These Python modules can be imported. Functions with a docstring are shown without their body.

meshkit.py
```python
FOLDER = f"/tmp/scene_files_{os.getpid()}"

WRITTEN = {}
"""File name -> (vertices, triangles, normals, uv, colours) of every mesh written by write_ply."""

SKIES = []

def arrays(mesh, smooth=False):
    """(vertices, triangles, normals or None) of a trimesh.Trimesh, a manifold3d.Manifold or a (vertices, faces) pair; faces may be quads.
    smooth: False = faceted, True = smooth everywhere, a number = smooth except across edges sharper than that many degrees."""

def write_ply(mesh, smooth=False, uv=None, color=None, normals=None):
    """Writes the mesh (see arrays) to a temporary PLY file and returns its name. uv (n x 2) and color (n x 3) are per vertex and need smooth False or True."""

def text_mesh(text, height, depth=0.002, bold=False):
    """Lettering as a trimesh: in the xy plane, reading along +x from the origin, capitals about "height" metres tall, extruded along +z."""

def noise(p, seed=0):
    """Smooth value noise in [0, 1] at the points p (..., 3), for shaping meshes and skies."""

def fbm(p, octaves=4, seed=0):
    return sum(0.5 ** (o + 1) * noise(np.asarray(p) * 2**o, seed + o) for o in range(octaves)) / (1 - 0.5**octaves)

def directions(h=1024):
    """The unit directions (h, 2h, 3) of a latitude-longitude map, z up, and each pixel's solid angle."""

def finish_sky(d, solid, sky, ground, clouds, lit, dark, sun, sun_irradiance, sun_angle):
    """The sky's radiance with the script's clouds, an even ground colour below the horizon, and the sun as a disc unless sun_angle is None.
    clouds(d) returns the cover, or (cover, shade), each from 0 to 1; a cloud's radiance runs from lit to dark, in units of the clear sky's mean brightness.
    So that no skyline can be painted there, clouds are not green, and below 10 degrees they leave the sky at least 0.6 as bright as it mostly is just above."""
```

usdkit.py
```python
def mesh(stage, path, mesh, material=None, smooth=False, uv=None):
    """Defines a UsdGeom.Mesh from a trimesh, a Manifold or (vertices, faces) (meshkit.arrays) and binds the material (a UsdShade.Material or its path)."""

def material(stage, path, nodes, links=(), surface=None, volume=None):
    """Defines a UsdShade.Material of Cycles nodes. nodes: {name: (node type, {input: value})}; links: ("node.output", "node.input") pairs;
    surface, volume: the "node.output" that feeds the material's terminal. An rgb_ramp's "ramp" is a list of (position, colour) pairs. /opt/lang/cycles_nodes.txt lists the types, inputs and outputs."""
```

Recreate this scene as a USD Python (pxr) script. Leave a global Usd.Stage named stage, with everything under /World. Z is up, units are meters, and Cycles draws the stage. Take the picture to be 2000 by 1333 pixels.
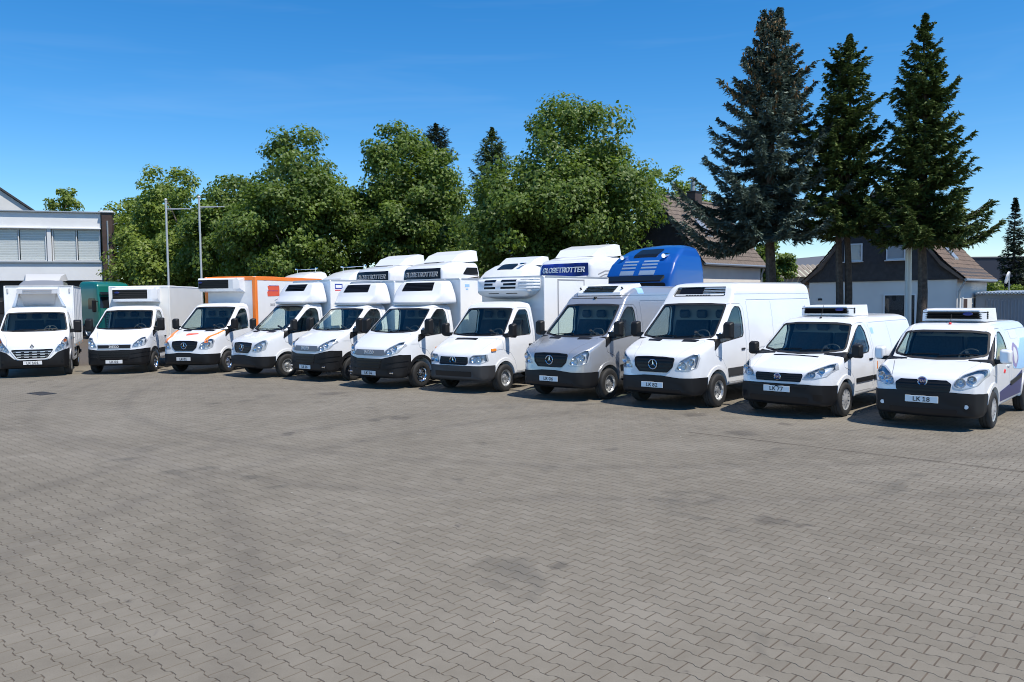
import math, random
import numpy as np
import trimesh, shapely
import shapely.geometry as sg
import manifold3d as m3
import usdkit, meshkit
from pxr import Usd, UsdGeom, UsdLux, UsdShade, Gf, Sdf, Vt
from manifold3d import Manifold, CrossSection

stage = Usd.Stage.CreateInMemory()
UsdGeom.SetStageUpAxis(stage, 'Z')
UsdGeom.Xform.Define(stage, '/World')
UsdGeom.Scope.Define(stage, '/World/Looks')

# ------------------------------------------------------------------ camera, sky, sun, exposure
CAM_H, CAM_PITCH, CAM_ROLL, CAM_F = 2.329, 0.05342, -0.01237, 1565.2     # metres, radians, radians, pixels of a 2000 wide picture
EXPOSURE = 0.34
SUN_DIR = np.array([0.78 * math.cos(math.radians(61)), -0.626 * math.cos(math.radians(61)), math.sin(math.radians(61))])
SUN_INTENSITY, SKY_STRENGTH = 1.25, 0.130
cam = UsdGeom.Camera.Define(stage, '/World/camera')
cp, sp, cr, sr = math.cos(CAM_PITCH), math.sin(CAM_PITCH), math.cos(CAM_ROLL), math.sin(CAM_ROLL)
_R = np.array([[cr, -sr, 0], [sr, cr, 0], [0, 0, 1]]) @ np.array([[1, 0, 0], [0, -sp, -cp], [0, cp, -sp]])
cam.AddTransformOp().Set(Gf.Matrix4d(*_R[0], 0, *(-_R[1]), 0, *(-_R[2]), 0, 0, 0, CAM_H, 1))
cam.CreateHorizontalApertureAttr(36.0)
cam.CreateVerticalApertureAttr(36.0 * 682 / 1024)
cam.CreateFocalLengthAttr(36.0 * CAM_F / 2000)
cam.CreateClippingRangeAttr(Gf.Vec2f(0.1, 5000))
cam.CreateExposureAttr(EXPOSURE)
SUN_DIR = SUN_DIR / np.linalg.norm(SUN_DIR)
sun = UsdLux.DistantLight.Define(stage, '/World/sun')
sun.CreateIntensityAttr(SUN_INTENSITY); sun.CreateNormalizeAttr(True); sun.CreateAngleAttr(0.53)
sun.CreateColorAttr(Gf.Vec3f(1.0, 0.935, 0.83))
_z = SUN_DIR; _x = np.cross([0, 0, 1], _z); _x /= np.linalg.norm(_x); _y = np.cross(_z, _x)
sun.AddTransformOp().Set(Gf.Matrix4d(*_x, 0, *_y, 0, *_z, 0, 0, 0, 50, 1))
sky = UsdLux.DomeLight.Define(stage, '/World/sky')
sky.CreateIntensityAttr(1.0)
sky.GetPrim().SetCustomDataByKey('kind', 'structure')
usdkit.material(stage, '/World/Looks/sky', {
    'tex': ('sky_texture', {'sky_type': 'single_scattering', 'sun_disc': False, 'sun_elevation': float(math.asin(SUN_DIR[2])),
                            'sun_rotation': float(math.atan2(SUN_DIR[0], SUN_DIR[1])), 'altitude': 100.0, 'air_density': 1.0, 'aerosol_density': 0.1, 'ozone_density': 6.0}),
    'tc': ('texture_coordinate', {}), 'mp': ('mapping', {'mapping_type': 'point', 'rotation': (0.0, 0.06, 0.0), 'scale': (1.6, 2.2, 17.0)}),
    'cn': ('noise_texture', {'scale': 1.5, 'detail': 5.0, 'roughness': 0.55, 'distortion': 0.6}), 'cr': ('rgb_ramp', {'ramp': [(0.0, (0, 0, 0)), (0.52, (0, 0, 0)), (0.85, (0.06, 0.06, 0.06)), (1.0, (0.09, 0.09, 0.09))]}),
    'cl': ('mix', {'mix_type': 'mix', 'color2': (5.4, 6.2, 7.0)}),
    'hs': ('hsv', {'saturation': 1.31, 'hue': 0.5, 'value': 1.0, 'fac': 1.0}),
    'bg': ('background_shader', {'strength': SKY_STRENGTH})}, [('tex.color', 'hs.color'), ('tc.generated', 'mp.vector'), ('mp.vector', 'cn.vector'), ('cn.fac', 'cr.fac'), ('cr.color', 'cl.fac'), ('hs.color', 'cl.color1'), ('cl.color', 'bg.color')], surface='bg.background')
UsdShade.MaterialBindingAPI.Apply(sky.GetPrim()).Bind(UsdShade.Material.Get(stage, '/World/Looks/sky'))

# ------------------------------------------------------------------ prims, names, labels
_used = {}
def prim_path(name, parent='/World'):
    parent = str(parent.GetPath()) if hasattr(parent, 'GetPath') else str(parent)
    k = parent + '/' + name
    n = _used.get(k, 0); _used[k] = n + 1
    return k if n == 0 else '%s_%03d' % (k, n)
def tag(p, label=None, cat=None, group=None, kind=None):
    p = p.GetPrim()
    for k, v in (('label', label), ('category', cat), ('group', group), ('kind', kind)):
        if v: p.SetCustomDataByKey(k, v)
    return p
def thing(name, label, cat, loc=(0, 0, 0), rz=0.0, group=None):
    x = UsdGeom.Xform.Define(stage, prim_path(name))
    x.AddTranslateOp().Set(Gf.Vec3d(*map(float, loc)))
    if rz: x.AddRotateZOp().Set(float(rz))
    return tag(x, label, cat, group)
def holder(name, parent, loc=None, rz=None):
    x = UsdGeom.Xform.Define(stage, prim_path(name, parent))
    if loc is not None: x.AddTranslateOp().Set(Gf.Vec3d(*map(float, loc)))
    if rz: x.AddRotateZOp().Set(float(rz))
    return x.GetPrim()
MATS = {}
def put(name, mesh, mat, parent='/World', smooth=35, label=None, kind=None, tone=None):
    """One Mesh prim from a trimesh, a Manifold, (v, f) or (v, f, normals)."""
    path = prim_path(name, parent)
    if isinstance(mesh, tuple) and len(mesh) == 3:
        v, f, n = mesh
    else:
        v, f, n = meshkit.arrays(mesh, smooth)
    m = UsdGeom.Mesh.Define(stage, path)
    m.CreatePointsAttr(Vt.Vec3fArray.FromNumpy(np.ascontiguousarray(v, np.float32)))
    m.CreateFaceVertexCountsAttr(Vt.IntArray.FromNumpy(np.full(len(f), 3, np.int32)))
    m.CreateFaceVertexIndicesAttr(Vt.IntArray.FromNumpy(np.ascontiguousarray(f, np.int32).ravel()))
    m.CreateSubdivisionSchemeAttr('none')
    if n is not None:
        m.CreateNormalsAttr(Vt.Vec3fArray.FromNumpy(np.ascontiguousarray(n, np.float32)))
        m.SetNormalsInterpolation('vertex')
    if tone is not None:
        UsdGeom.PrimvarsAPI(m).CreatePrimvar('tone', Sdf.ValueTypeNames.FloatArray, 'vertex').Set(Vt.FloatArray.FromNumpy(np.asarray(tone, np.float32)))
    UsdShade.MaterialBindingAPI.Apply(m.GetPrim()).Bind(MATS[mat])
    if label: tag(m, label=label)
    if kind: tag(m, kind=kind)
    return m.GetPrim()

# ------------------------------------------------------------------ materials
def lin(r, g, b):
    f = lambda c: (c / 255 / 12.92) if c / 255 <= 0.04045 else ((c / 255 + 0.055) / 1.055) ** 2.4
    return (f(r), f(g), f(b))
def mat(name, color, rough=0.5, metal=0.0, coat=0.0, noise=None, bump=None, spec=None, coords='position'):
    """noise = (scale, amount) varies the colour's brightness; bump = (scale, distance)."""
    nodes = {'p': ('principled_bsdf', {'base_color': color, 'roughness': rough, 'metallic': metal})}
    if coat: nodes['p'][1].update({'coat_weight': coat, 'coat_roughness': 0.04})
    if spec is not None: nodes['p'][1]['specular_ior_level'] = spec
    links = []
    if noise or bump:
        nodes['g'] = ('geometry', {})
    if noise:
        nodes['n'] = ('noise_texture', {'scale': noise[0], 'detail': 4.0, 'roughness': 0.6})
        a = noise[1]
        nodes['r'] = ('rgb_ramp', {'ramp': [(0.3, tuple(c * (1 - a) for c in color)), (0.7, tuple(min(1, c * (1 + a)) for c in color))]})
        links += [('g.position', 'n.vector'), ('n.fac', 'r.fac'), ('r.color', 'p.base_color')]
    if bump:
        nodes['bn'] = ('noise_texture', {'scale': bump[0], 'detail': 3.0})
        nodes['b'] = ('bump', {'distance': bump[1], 'strength': 1.0})
        links += [('g.position', 'bn.vector'), ('bn.fac', 'b.height'), ('b.normal', 'p.normal')]
    MATS[name] = usdkit.material(stage, '/World/Looks/' + name, nodes, links, surface='p.BSDF')
def pane(name, tint, gloss=1.0):
    """Clear pane: transparent, with a mirror reflection that grows towards grazing view (the same from either side)."""
    MATS[name] = usdkit.material(stage, '/World/Looks/' + name, {
        't': ('transparent_bsdf', {'color': tint}), 'g': ('glossy_bsdf', {'color': (gloss, gloss, gloss), 'roughness': 0.0}),
        'l': ('layer_weight', {'blend': 0.5}), 'pw': ('math', {'math_type': 'power', 'value2': 4.5}),
        'f': ('math', {'math_type': 'multiply_add', 'value2': 0.9, 'value3': 0.03}), 'm': ('mix_closure', {})},
        [('l.facing', 'pw.value1'), ('pw.value', 'f.value1'), ('f.value', 'm.fac'), ('t.BSDF', 'm.closure1'), ('g.BSDF', 'm.closure2')], surface='m.closure')
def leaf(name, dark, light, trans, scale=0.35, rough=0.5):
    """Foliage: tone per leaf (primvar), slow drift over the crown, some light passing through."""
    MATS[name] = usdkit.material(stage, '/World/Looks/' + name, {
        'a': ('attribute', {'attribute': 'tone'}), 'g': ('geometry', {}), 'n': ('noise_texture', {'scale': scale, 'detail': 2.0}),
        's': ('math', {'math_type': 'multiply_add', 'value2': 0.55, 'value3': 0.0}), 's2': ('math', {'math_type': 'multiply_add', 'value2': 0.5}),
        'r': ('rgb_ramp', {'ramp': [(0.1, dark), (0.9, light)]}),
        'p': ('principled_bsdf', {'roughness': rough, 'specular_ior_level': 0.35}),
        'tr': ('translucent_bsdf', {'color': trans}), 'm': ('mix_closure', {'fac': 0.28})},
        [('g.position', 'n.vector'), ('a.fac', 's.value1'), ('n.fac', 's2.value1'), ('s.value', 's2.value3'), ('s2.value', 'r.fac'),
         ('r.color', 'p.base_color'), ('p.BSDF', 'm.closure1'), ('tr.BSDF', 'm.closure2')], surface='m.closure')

mat('paint_white', (0.69, 0.705, 0.73), 0.34, coat=0.7, noise=(1.3, 0.035))
mat('paint_silver', (0.47, 0.48, 0.50), 0.27, metal=0.6, coat=0.7)
mat('paint_blue', lin(12, 72, 150), 0.35, coat=0.8)
mat('paint_teal', lin(10, 95, 85), 0.35, coat=0.8)
mat('paint_grey_truck', (0.20, 0.21, 0.23), 0.35, coat=0.6)
mat('paint_green', lin(60, 170, 70), 0.35, coat=0.6)
mat('black_plastic', (0.008, 0.008, 0.009), 0.50, bump=(260.0, 0.0006), spec=0.32)
mat('grey_plastic', (0.028, 0.029, 0.032), 0.50, bump=(260.0, 0.0006))
mat('gloss_black', (0.006, 0.006, 0.007), 0.28, spec=0.35)
mat('rubber', (0.013, 0.013, 0.0135), 0.75, noise=(40.0, 0.25))
mat('seal', (0.010, 0.010, 0.011), 0.6)
mat('chrome', (0.85, 0.86, 0.88), 0.08, metal=1.0)
mat('steel_rim', (0.50, 0.51, 0.52), 0.34, metal=0.8, noise=(18.0, 0.15))
mat('hubcap', (0.55, 0.56, 0.58), 0.28, metal=0.5)
mat('dark_metal', (0.03, 0.03, 0.032), 0.55, noise=(6.0, 0.3))
mat('chassis', (0.025, 0.025, 0.026), 0.7, noise=(5.0, 0.4))
mat('lining', (0.022, 0.023, 0.025), 0.85)
mat('dash', (0.035, 0.036, 0.04), 0.65)
mat('seat', (0.035, 0.038, 0.045), 0.9, noise=(30.0, 0.3))
mat('bulkhead', (0.22, 0.225, 0.23), 0.7)
mat('reflector', (0.75, 0.76, 0.78), 0.18, metal=1.0)
mat('lamp_housing', (0.62, 0.64, 0.67), 0.30, metal=0.25)
mat('amber', (0.75, 0.22, 0.02), 0.25)
mat('plate_white', (0.62, 0.63, 0.64), 0.4)
mat('ink', (0.012, 0.012, 0.014), 0.5)
mat('panel_white', (0.76, 0.765, 0.77), 0.42, noise=(0.9, 0.035))
mat('panel_cream', (0.72, 0.71, 0.68), 0.42, noise=(0.9, 0.035))
mat('alu', (0.52, 0.53, 0.54), 0.42, metal=0.7, noise=(3.0, 0.12))
mat('orange', lin(243, 128, 45), 0.4, coat=0.3)
mat('logo_red', lin(222, 92, 66), 0.5)
mat('logo_blue', lin(40, 60, 150), 0.45)
mat('pale_blue', lin(150, 190, 225), 0.45)
mat('mauve', lin(135, 125, 165), 0.5)
mat('stripe_grey', lin(120, 140, 165), 0.4)
mat('sign_grey', (0.33, 0.34, 0.35), 0.45)
mat('print_grey', (0.28, 0.28, 0.30), 0.5)
mat('red', lin(215, 35, 45), 0.4)
mat('deep_blue', lin(25, 35, 95), 0.4, coat=0.3)
mat('grp_white', (0.69, 0.705, 0.73), 0.35, coat=0.3)
mat('grp_grey', (0.45, 0.455, 0.46), 0.5)
mat('sign_blue', lin(30, 45, 120), 0.2, noise=(1.5, 0.8))
mat('band_grey', (0.17, 0.175, 0.19), 0.35, metal=0.3)
mat('lettering_white', (0.7, 0.71, 0.72), 0.4)
mat('badge_blue', lin(28, 42, 105), 0.35)
pane('glass', (0.90, 0.955, 0.935), 0.85)
pane('glass_dark', (0.30, 0.34, 0.34), 0.9)
pane('window_glass', (0.97, 0.98, 0.98), 0.9)
pane('lens', (0.93, 0.95, 0.97), 0.95)

# ------------------------------------------------------------------ mesh tools
def rbox(sx, sy, sz, c=(0, 0, 0), r=0.02):
    """Box with chamfered edges."""
    hx, hy, hz = sx / 2, sy / 2, sz / 2
    r = min(r, hx * .9, hy * .9, hz * .9)
    p = []
    for a in (-1, 1):
        for b in (-1, 1):
            for d in (-1, 1):
                p += [(a * hx, b * (hy - r), d * (hz - r)), (a * (hx - r), b * hy, d * (hz - r)), (a * (hx - r), b * (hy - r), d * hz)]
    return Manifold.hull_points([tuple(float(q) for q in np.add(x, c)) for x in p])
def hull(pts): return Manifold.hull_points([tuple(map(float, p)) for p in pts])
def man(tm):
    return Manifold(m3.Mesh(np.asarray(tm.vertices, np.float32), np.asarray(tm.faces, np.uint32)))
def cyl(a, b, r0, r1=None, seg=16):
    a, b = np.asarray(a, float), np.asarray(b, float)
    d = b - a; L = np.linalg.norm(d); d /= L
    u = np.cross(d, [0, 0, 1.0] if abs(d[2]) < .9 else [1.0, 0, 0]); u /= np.linalg.norm(u); w = np.cross(d, u)
    m = Manifold.cylinder(L, r0, r0 if r1 is None else r1, seg)
    return m.transform(np.column_stack([u, w, d, a]))
def join(*ms):
    """Plain union of several solids without boolean clean up (they may touch)."""
    vs, fs, o = [], [], 0
    for m in ms:
        v, f, _ = meshkit.arrays(m)
        vs.append(v); fs.append(f + o); o += len(v)
    return (np.vstack(vs), np.vstack(fs))
def tube(pts, r, sides=6, cap=True):
    pts = np.asarray(pts, float); n = len(pts)
    t = np.gradient(pts, axis=0); t /= np.linalg.norm(t, axis=1, keepdims=True) + 1e-12
    r = np.broadcast_to(r, (n,))
    ref = np.array([0, 0, 1.0]) if abs(t[:, 2]).mean() < .8 else np.array([1.0, 0, 0])
    u = np.cross(t, ref); u /= np.linalg.norm(u, axis=1, keepdims=True) + 1e-12
    w = np.cross(t, u); a = np.arange(sides) * 2 * np.pi / sides
    v = pts[:, None] + r[:, None, None] * (np.cos(a)[None, :, None] * u[:, None] + np.sin(a)[None, :, None] * w[:, None])
    i, j = np.meshgrid(np.arange(n - 1), np.arange(sides), indexing='ij')
    q = np.stack([i * sides + j, i * sides + (j + 1) % sides, (i + 1) * sides + (j + 1) % sides, (i + 1) * sides + j], -1).reshape(-1, 4)
    f = np.vstack([q[:, [0, 1, 2]], q[:, [0, 2, 3]]])
    v = v.reshape(-1, 3)
    if cap:
        c = np.array([[0, k + 1, k] for k in range(1, sides - 1)])
        f = np.vstack([f, c, (c + (n - 1) * sides)[:, ::-1]])
    return v, f[:, ::-1]
def rp(pts, r=0.03, q=4):
    """Polygon with rounded corners."""
    p = sg.Polygon(pts).buffer(0)
    if r: p = p.buffer(-r, quad_segs=q).buffer(2 * r, quad_segs=q).buffer(-r, quad_segs=q)
    return p.simplify(0.0015)
def cross(poly):
    cs = []
    for g in getattr(poly, 'geoms', [poly]):
        if g.is_empty or g.geom_type != 'Polygon': continue
        cs.append(np.asarray(g.exterior.coords)[:-1]); cs += [np.asarray(h.coords)[:-1] for h in g.interiors]
    return CrossSection([c.tolist() for c in cs], m3.FillRule.EvenOdd)
def prism_x(poly, x0, x1):   # polygon in (y, z)
    return cross(poly).extrude(x1 - x0).transform(np.array([[0, 0, 1, x0], [1, 0, 0, 0], [0, 1, 0, 0]], float))
def prism_y(poly, y0, y1):   # polygon in (x, z)
    return cross(poly).extrude(y1 - y0).transform(np.array([[1, 0, 0, 0], [0, 0, -1, y1], [0, 1, 0, 0]], float))
def prism_z(poly, z0, z1):   # polygon in (x, y)
    return cross(poly).extrude(z1 - z0).translate((0, 0, z0))
def flip(poly):              # mirror y of a front view polygon
    return shapely.affinity.scale(poly, -1, 1, origin=(0, 0)) if False else sg.Polygon([(-a, b) for a, b in poly.exterior.coords], [[(-a, b) for a, b in h.coords] for h in poly.interiors])
def text(s, h, plane='x', depth=0.004, bold=True):
    """Lettering centred on the origin; plane 'x': on a vehicle's front (facing +x), 'y': on its left side (facing +y)."""
    t = meshkit.text_mesh(s, h, depth, bold)
    v = np.array(t.vertices); c = v.mean(0) * 0 + (v.max(0) + v.min(0)) / 2; v[:, :2] -= c[:2]
    if plane == 'x': v = np.column_stack([v[:, 2], v[:, 0], v[:, 1]])
    elif plane == 'y': v = np.column_stack([-v[:, 0], v[:, 2], v[:, 1]])
    return v, np.array(t.faces)
def moved(mesh, d):
    v, f, _ = meshkit.arrays(mesh)
    return v + np.asarray(d, float), f

# ------------------------------------------------------------------ smooth bodies from three drawn views
def sdf2(poly, lo, hi, h):
    nx, ny = int((hi[0] - lo[0]) / h) + 2, int((hi[1] - lo[1]) / h) + 2
    X, Y = np.meshgrid(lo[0] + h * np.arange(nx), lo[1] + h * np.arange(ny), indexing='ij')
    p = np.asarray(poly.exterior.coords); d = np.full(X.shape, 1e9)
    for a, b in zip(p[:-1], p[1:]):
        e = b - a; L = e @ e
        if L < 1e-14: continue
        t = np.clip(((X - a[0]) * e[0] + (Y - a[1]) * e[1]) / L, 0, 1)
        d = np.minimum(d, (X - a[0] - t * e[0]) ** 2 + (Y - a[1] - t * e[1]) ** 2)
    d = np.sqrt(d)
    return np.where(shapely.contains_xy(poly, X, Y), -d, d)
def smax(a, b, k):
    h = np.maximum(k - np.abs(a - b), 0) / k
    return np.maximum(a, b) + h * h * k * 0.25
class Body:
    H2 = 0.015
    def __init__(s, side, plan, front, bow=0.1, k=0.08, res=0.045, side_r=0.05, bow_from=-1.2, tail_bow=0.0, tail_from=None):
        side = rp(side, side_r); x0, z0, x1, z1 = side.bounds
        half = [(a, b) for a, b in plan]; plan = rp(half + [(a, -b) for a, b in half[::-1]], 0.05)
        fr = [(a, b) for a, b in front]; front = rp(fr + [(-a, b) for a, b in fr[::-1]], 0.06)
        wy = max(b for a, b in half) + 0.1
        s.lo, s.hi = np.array([x0 - .15, -wy - .05, z0 - .15]), np.array([x1 + .15, wy + .05, z1 + .15])
        m = 0.5
        s.gs = (sdf2(side, (x0 - m, z0 - m), (x1 + m, z1 + m), s.H2), x0 - m, z0 - m)
        s.gp = (sdf2(plan, (x0 - m, -wy - m), (x1 + m, wy + m), s.H2), x0 - m, -wy - m)
        s.gf = (sdf2(front, (-wy - m, z0 - m), (wy + m, z1 + m), s.H2), -wy - m, z0 - m)
        s.bow, s.k, s.res, s.bow_from, s.tail_bow, s.tail_from, s.wy = bow, k, res, bow_from, tail_bow, tail_from, wy
        s.cache = {}
        n = np.ceil((s.hi - s.lo) / res).astype(int) + 1
        s.n = n
        ax = [s.lo[i] + res * np.arange(n[i]) for i in range(3)]
        P = np.stack(np.meshgrid(*ax, indexing='ij'), -1)
        s.F = s.f(P.reshape(-1, 3)).reshape(n)
    def look(s, g, a, b):
        G, a0, b0 = g
        u = np.clip((a - a0) / s.H2, 0, G.shape[0] - 1.001); v = np.clip((b - b0) / s.H2, 0, G.shape[1] - 1.001)
        i, j = u.astype(int), v.astype(int); u, v = u - i, v - j
        return (G[i, j] * (1 - u) * (1 - v) + G[i + 1, j] * u * (1 - v) + G[i, j + 1] * (1 - u) * v + G[i + 1, j + 1] * u * v)
    def f(s, P):
        x, y, z = P[:, 0], P[:, 1], P[:, 2]
        w = np.clip((x - s.bow_from) / 0.8, 0, 1); w = w * w * (3 - 2 * w)
        xs = x + s.bow * w * y * y
        if s.tail_from is not None:
            wt = np.clip((s.tail_from - x) / 0.8, 0, 1); xs = xs - s.tail_bow * wt * y * y
        return smax(smax(s.look(s.gs, xs, z), s.look(s.gf, y, z), s.k), s.look(s.gp, x, y), s.k)
    def grad(s, P, e=0.012):
        g = np.stack([s.f(P + d) - s.f(P - d) for d in np.eye(3) * e], 1)
        return g / (np.linalg.norm(g, axis=1, keepdims=True) + 1e-9)
    def level(s, d=0.0):
        d = round(d, 4)
        if d in s.cache: return s.cache[d]
        F = s.F - d; n = F.shape; ins = F < 0
        c = np.zeros(tuple(k - 1 for k in n), int)
        for a in (0, 1):
            for b in (0, 1):
                for e in (0, 1):
                    c += ins[a:n[0] - 1 + a, b:n[1] - 1 + b, e:n[2] - 1 + e]
        act = (c > 0) & (c < 8)
        idx = -np.ones(act.shape, int); idx[act] = np.arange(act.sum())
        base = np.argwhere(act)
        acc, cnt = np.zeros((len(base), 3)), np.zeros(len(base))
        cor = [np.array(q) for q in np.ndindex(2, 2, 2)]
        for q in cor:
            for ax in range(3):
                if q[ax]: continue
                r = q.copy(); r[ax] = 1
                A, B = base + q, base + r
                fa, fb = F[tuple(A.T)], F[tuple(B.T)]
                m = (fa < 0) != (fb < 0)
                t = np.where(m, fa / np.where(m, fa - fb, 1), 0)
                pt = A + t[:, None] * (B - A)
                acc[m] += pt[m]; cnt[m] += 1
        v = s.lo + s.res * acc / cnt[:, None]
        for _ in range(3):
            v = v - np.clip(s.f(v) - d, -.03, .03)[:, None] * s.grad(v)
        faces = []
        for ax in range(3):
            o1, o2 = [(1, 2), (2, 0), (0, 1)][ax]
            sl0 = [slice(1, -1)] * 3; sl1 = [slice(1, -1)] * 3
            sl0[ax] = slice(0, n[ax] - 1); sl1[ax] = slice(1, n[ax])
            a, b = ins[tuple(sl0)], ins[tuple(sl1)]
            e = np.argwhere(a != b); sgn = a[a != b]
            off = np.ones(3, int); off[ax] = 0; e = e + off
            def cell(d1, d2):
                k = e.copy(); k[:, o1] -= d1; k[:, o2] -= d2
                return idx[tuple(k.T)]
            qd = np.stack([cell(1, 1), cell(0, 1), cell(0, 0), cell(1, 0)], 1)
            qd[~sgn] = qd[~sgn][:, ::-1]
            faces += [qd[:, [0, 1, 2]], qd[:, [0, 2, 3]]]
        M = Manifold(m3.Mesh(v.astype(np.float32), np.vstack(faces).astype(np.uint32)))
        if M.is_empty(): print('level failed', d, M.status())
        s.cache[d] = M = M.simplify(0.0012)
        return M
    def slab(s, prism, out=0.012, inn=-0.006):
        return (s.level(out) ^ prism) - s.level(inn)
    def shaded(s, mesh, tol=0.05):
        """(v, f, normals) with the drawn surface's own normals wherever a face lies along it."""
        v, f, _ = meshkit.arrays(mesh)
        if len(f) == 0: return v, f, np.zeros_like(v)
        fn = np.cross(v[f[:, 1]] - v[f[:, 0]], v[f[:, 2]] - v[f[:, 0]]); ar = np.linalg.norm(fn, axis=1); ok = ar > 1e-10
        f, fn = f[ok], fn[ok] / ar[ok][:, None]
        g = s.grad(v, .034)
        cv = f.ravel(); cn = np.repeat(fn, 3, 0); gv = g[cv]
        dt = (cn * gv).sum(1)
        m = np.abs(dt).reshape(-1, 3).min(1) > 0.8; m = np.repeat(m, 3)
        cn = np.where(m[:, None], gv * np.sign(dt)[:, None], cn)
        key = np.column_stack([cv, np.round(cn * 200).astype(int)])
        u, first, inv = np.unique(key, axis=0, return_index=True, return_inverse=True)
        return v[cv[first]], inv.reshape(-1, 3), cn[first]
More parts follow.
